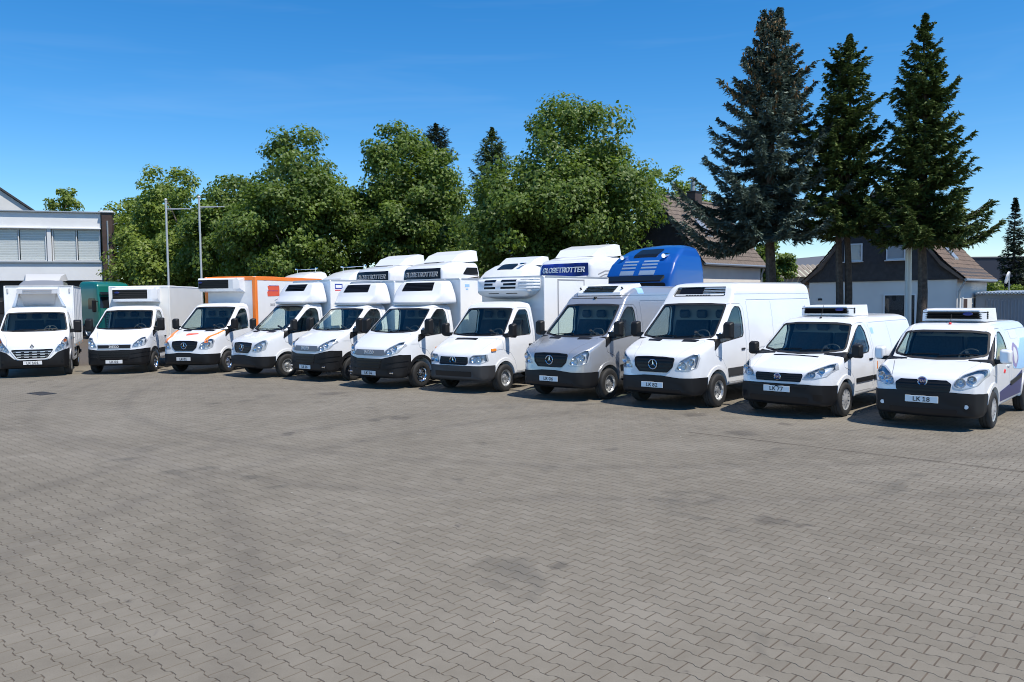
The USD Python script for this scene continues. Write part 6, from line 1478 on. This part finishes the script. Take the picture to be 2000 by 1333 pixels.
    for e in (extras or []): put(e[0], e[1](b) if callable(e[1]) else e[1], e[2], t)
    return t, b
mat('cab_glass', (0.012, 0.014, 0.017), 0.05)
mat('visor_blue', lin(95, 120, 160), 0.35)
hatch = lambda b: b.shaded(b.slab(prism_z(rp([(.62, -.42), (.62, .42), (.12, .42), (.12, -.42)], .05), 3.2, 4), .02, -.01))
sidewin = lambda b: b.shaded(b.slab(prism_y(rp([(-.25, 3.56), (.05, 3.28), (-.82, 3.24), (-.82, 3.56)], .03), .5, 1.4), .008, -.01))
def lampbar(z=3.86, x=-.3):
    return join(tube([(x, -.95, z + .05), (x, .95, z + .05)], .018, 6), *[tube([(x, y_, z - .15), (x, y_, z + .05)], .015, 6) for y_ in (-.8, .8)], *[cyl((x - .05, y_, z + .08), (x + .05, y_, z + .08), .035, seg=10) for y_ in (-.9, .9)])
tractor('tractor_truck', 'bright blue truck cab with grey roof stripes, black visor and skylight', 4.55, 25.36, -132, 'paint_blue', 'dome', 'gloss_black', visor_z=-.10,
        extras=[('roof_hatch', hatch, 'gloss_black')] + [('roof_stripe', (lambda b, z=z, s_=s_, h=h: b.shaded(b.slab(prism_x(sg.box(*( (.10, z, .62, z + h) if s_ > 0 else (-.62, z, -.10, z + h))), .2, 1.4), .006, -.008))), 'stripe_grey') for s_ in (1, -1) for z, h in ((2.98, .14), (3.18, .05), (3.28, .05), (3.38, .05))] +
               [('roof_horn', join(*[cyl((.35, s_ * .75, 3.62), (.75, s_ * .75, 3.55), .035, .07, 10) for s_ in (1, -1)]), 'chrome')])
def stripes_curve(b):
    return b.shaded(b.slab(prism_y(shapely.union_all([sg.LineString([(.7, z), (.3, z + .12), (-.7, z + .14)]).buffer(.02) for z in (3.0, 3.12)]), .5, 1.4), .006, -.008))
tractor('tractor_truck', 'white truck cab with blue and black GLOBETROTTER sign and tall roof spoiler', 2.59, 29.06, -132, 'paint_white', 'high', 'paint_white', sign=('sign_blue' if 'sign_blue' in MATS else 'deep_blue', 'GLOBETROTTER'), spoiler=('grp_white', 3.76, 4.22, .55, -.9), extras=[('side_swoosh', stripes_curve, 'print_grey')])
tractor('tractor_truck', 'white truck cab with two red marks and a rounded sloping roof', 0.15, 32.06, -132, 'paint_white', 'round', 'paint_white', spoiler=('paint_white', 3.62, 3.98, .1, -.9),
        extras=[('red_mark', (lambda b, y_=y_: b.shaded(b.slab(prism_x(rp([(y_ - .17, 2.96), (y_ + .15, 2.96), (y_ + .19, 3.16), (y_ - .11, 3.16)], .03), .4, 1.6), .006, -.008))), 'red') for y_ in (-.45, .12)] + [('roof_hatch', hatch, 'gloss_black'), ('roof_horn', join(*[cyl((.15, .72, 3.68), (.55, .72, 3.62), .03, .07, 10)]), 'chrome')])
tractor('tractor_truck', 'white truck cab with black GLOBETROTTER sign, black side stripes and dark upper side window', -2.75, 32.2, -132, 'paint_white', 'high', 'paint_white', sign=('gloss_black', 'GLOBETROTTER', 'sign_grey'), stripes='gloss_black', spoiler=('grp_white', 3.78, 4.26, .3, -.95), extras=[('upper_side_window', sidewin, 'cab_glass'), ('roof_hatch', hatch, 'gloss_black')])
tractor('tractor_truck', 'white truck cab with black GLOBETROTTER sign, half hidden by its striped neighbour on the right', -5.15, 34.8, -132, 'paint_white', 'high', 'paint_white', sign=('gloss_black', 'GLOBETROTTER', 'sign_grey'), stripes='gloss_black', spoiler=('grp_white', 3.78, 4.26, .3, -.95), extras=[('upper_side_window', sidewin, 'cab_glass'), ('roof_hatch', hatch, 'gloss_black')])
tractor('tractor_truck', 'white truck cab with pale name board on its roof front and blue grey visor', -7.71, 38.06, -132, 'paint_white', 'round', 'visor_blue', extras=[('lamp_bar', lampbar(), 'chrome'), ('name_board', (lambda b: b.shaded(b.slab(prism_x(rp([(-.5, 3.18), (.5, 3.18), (.5, 3.34), (-.5, 3.34)], .03), .2, 1.4), .008, -.008))), 'grp_grey')])
tractor('tractor_truck', 'white truck cab with lamp bar, leftmost of the white cabs above the orange trimmed box', -10.59, 40.56, -132, 'paint_white', 'round', 'visor_blue', extras=[('lamp_bar', lampbar(), 'chrome')])
tractor('tractor_truck', 'teal green truck cab standing in shade below the office building', -27.3, 53.8, -30, 'paint_teal', 'high', 'gloss_black', group=TRUCKS)
tractor('tractor_truck', 'grey roofed truck cab showing above the LK 101 box truck', -25.9, 44.5, -70, 'paint_grey_truck', 'round', 'paint_white', spoiler=('grp_grey', 3.6, 4.0, .3, -.9))
tractor('tractor_truck', 'white truck cab with green striped front cut by the left edge', -31.3, 46.5, -60, 'paint_white', 'high', 'paint_white', spoiler=('paint_white', 3.78, 4.1, .3, -.9), extras=[('green_stripe', (lambda b, z=z: b.shaded(b.slab(prism_x(sg.Polygon([(-1.3, z), (1.3, z + .16), (1.3, z + .42), (-1.3, z + .26)]), .3, 1.7), .034, -.008))), 'paint_green') for z in (.95, 1.45, 1.95)])
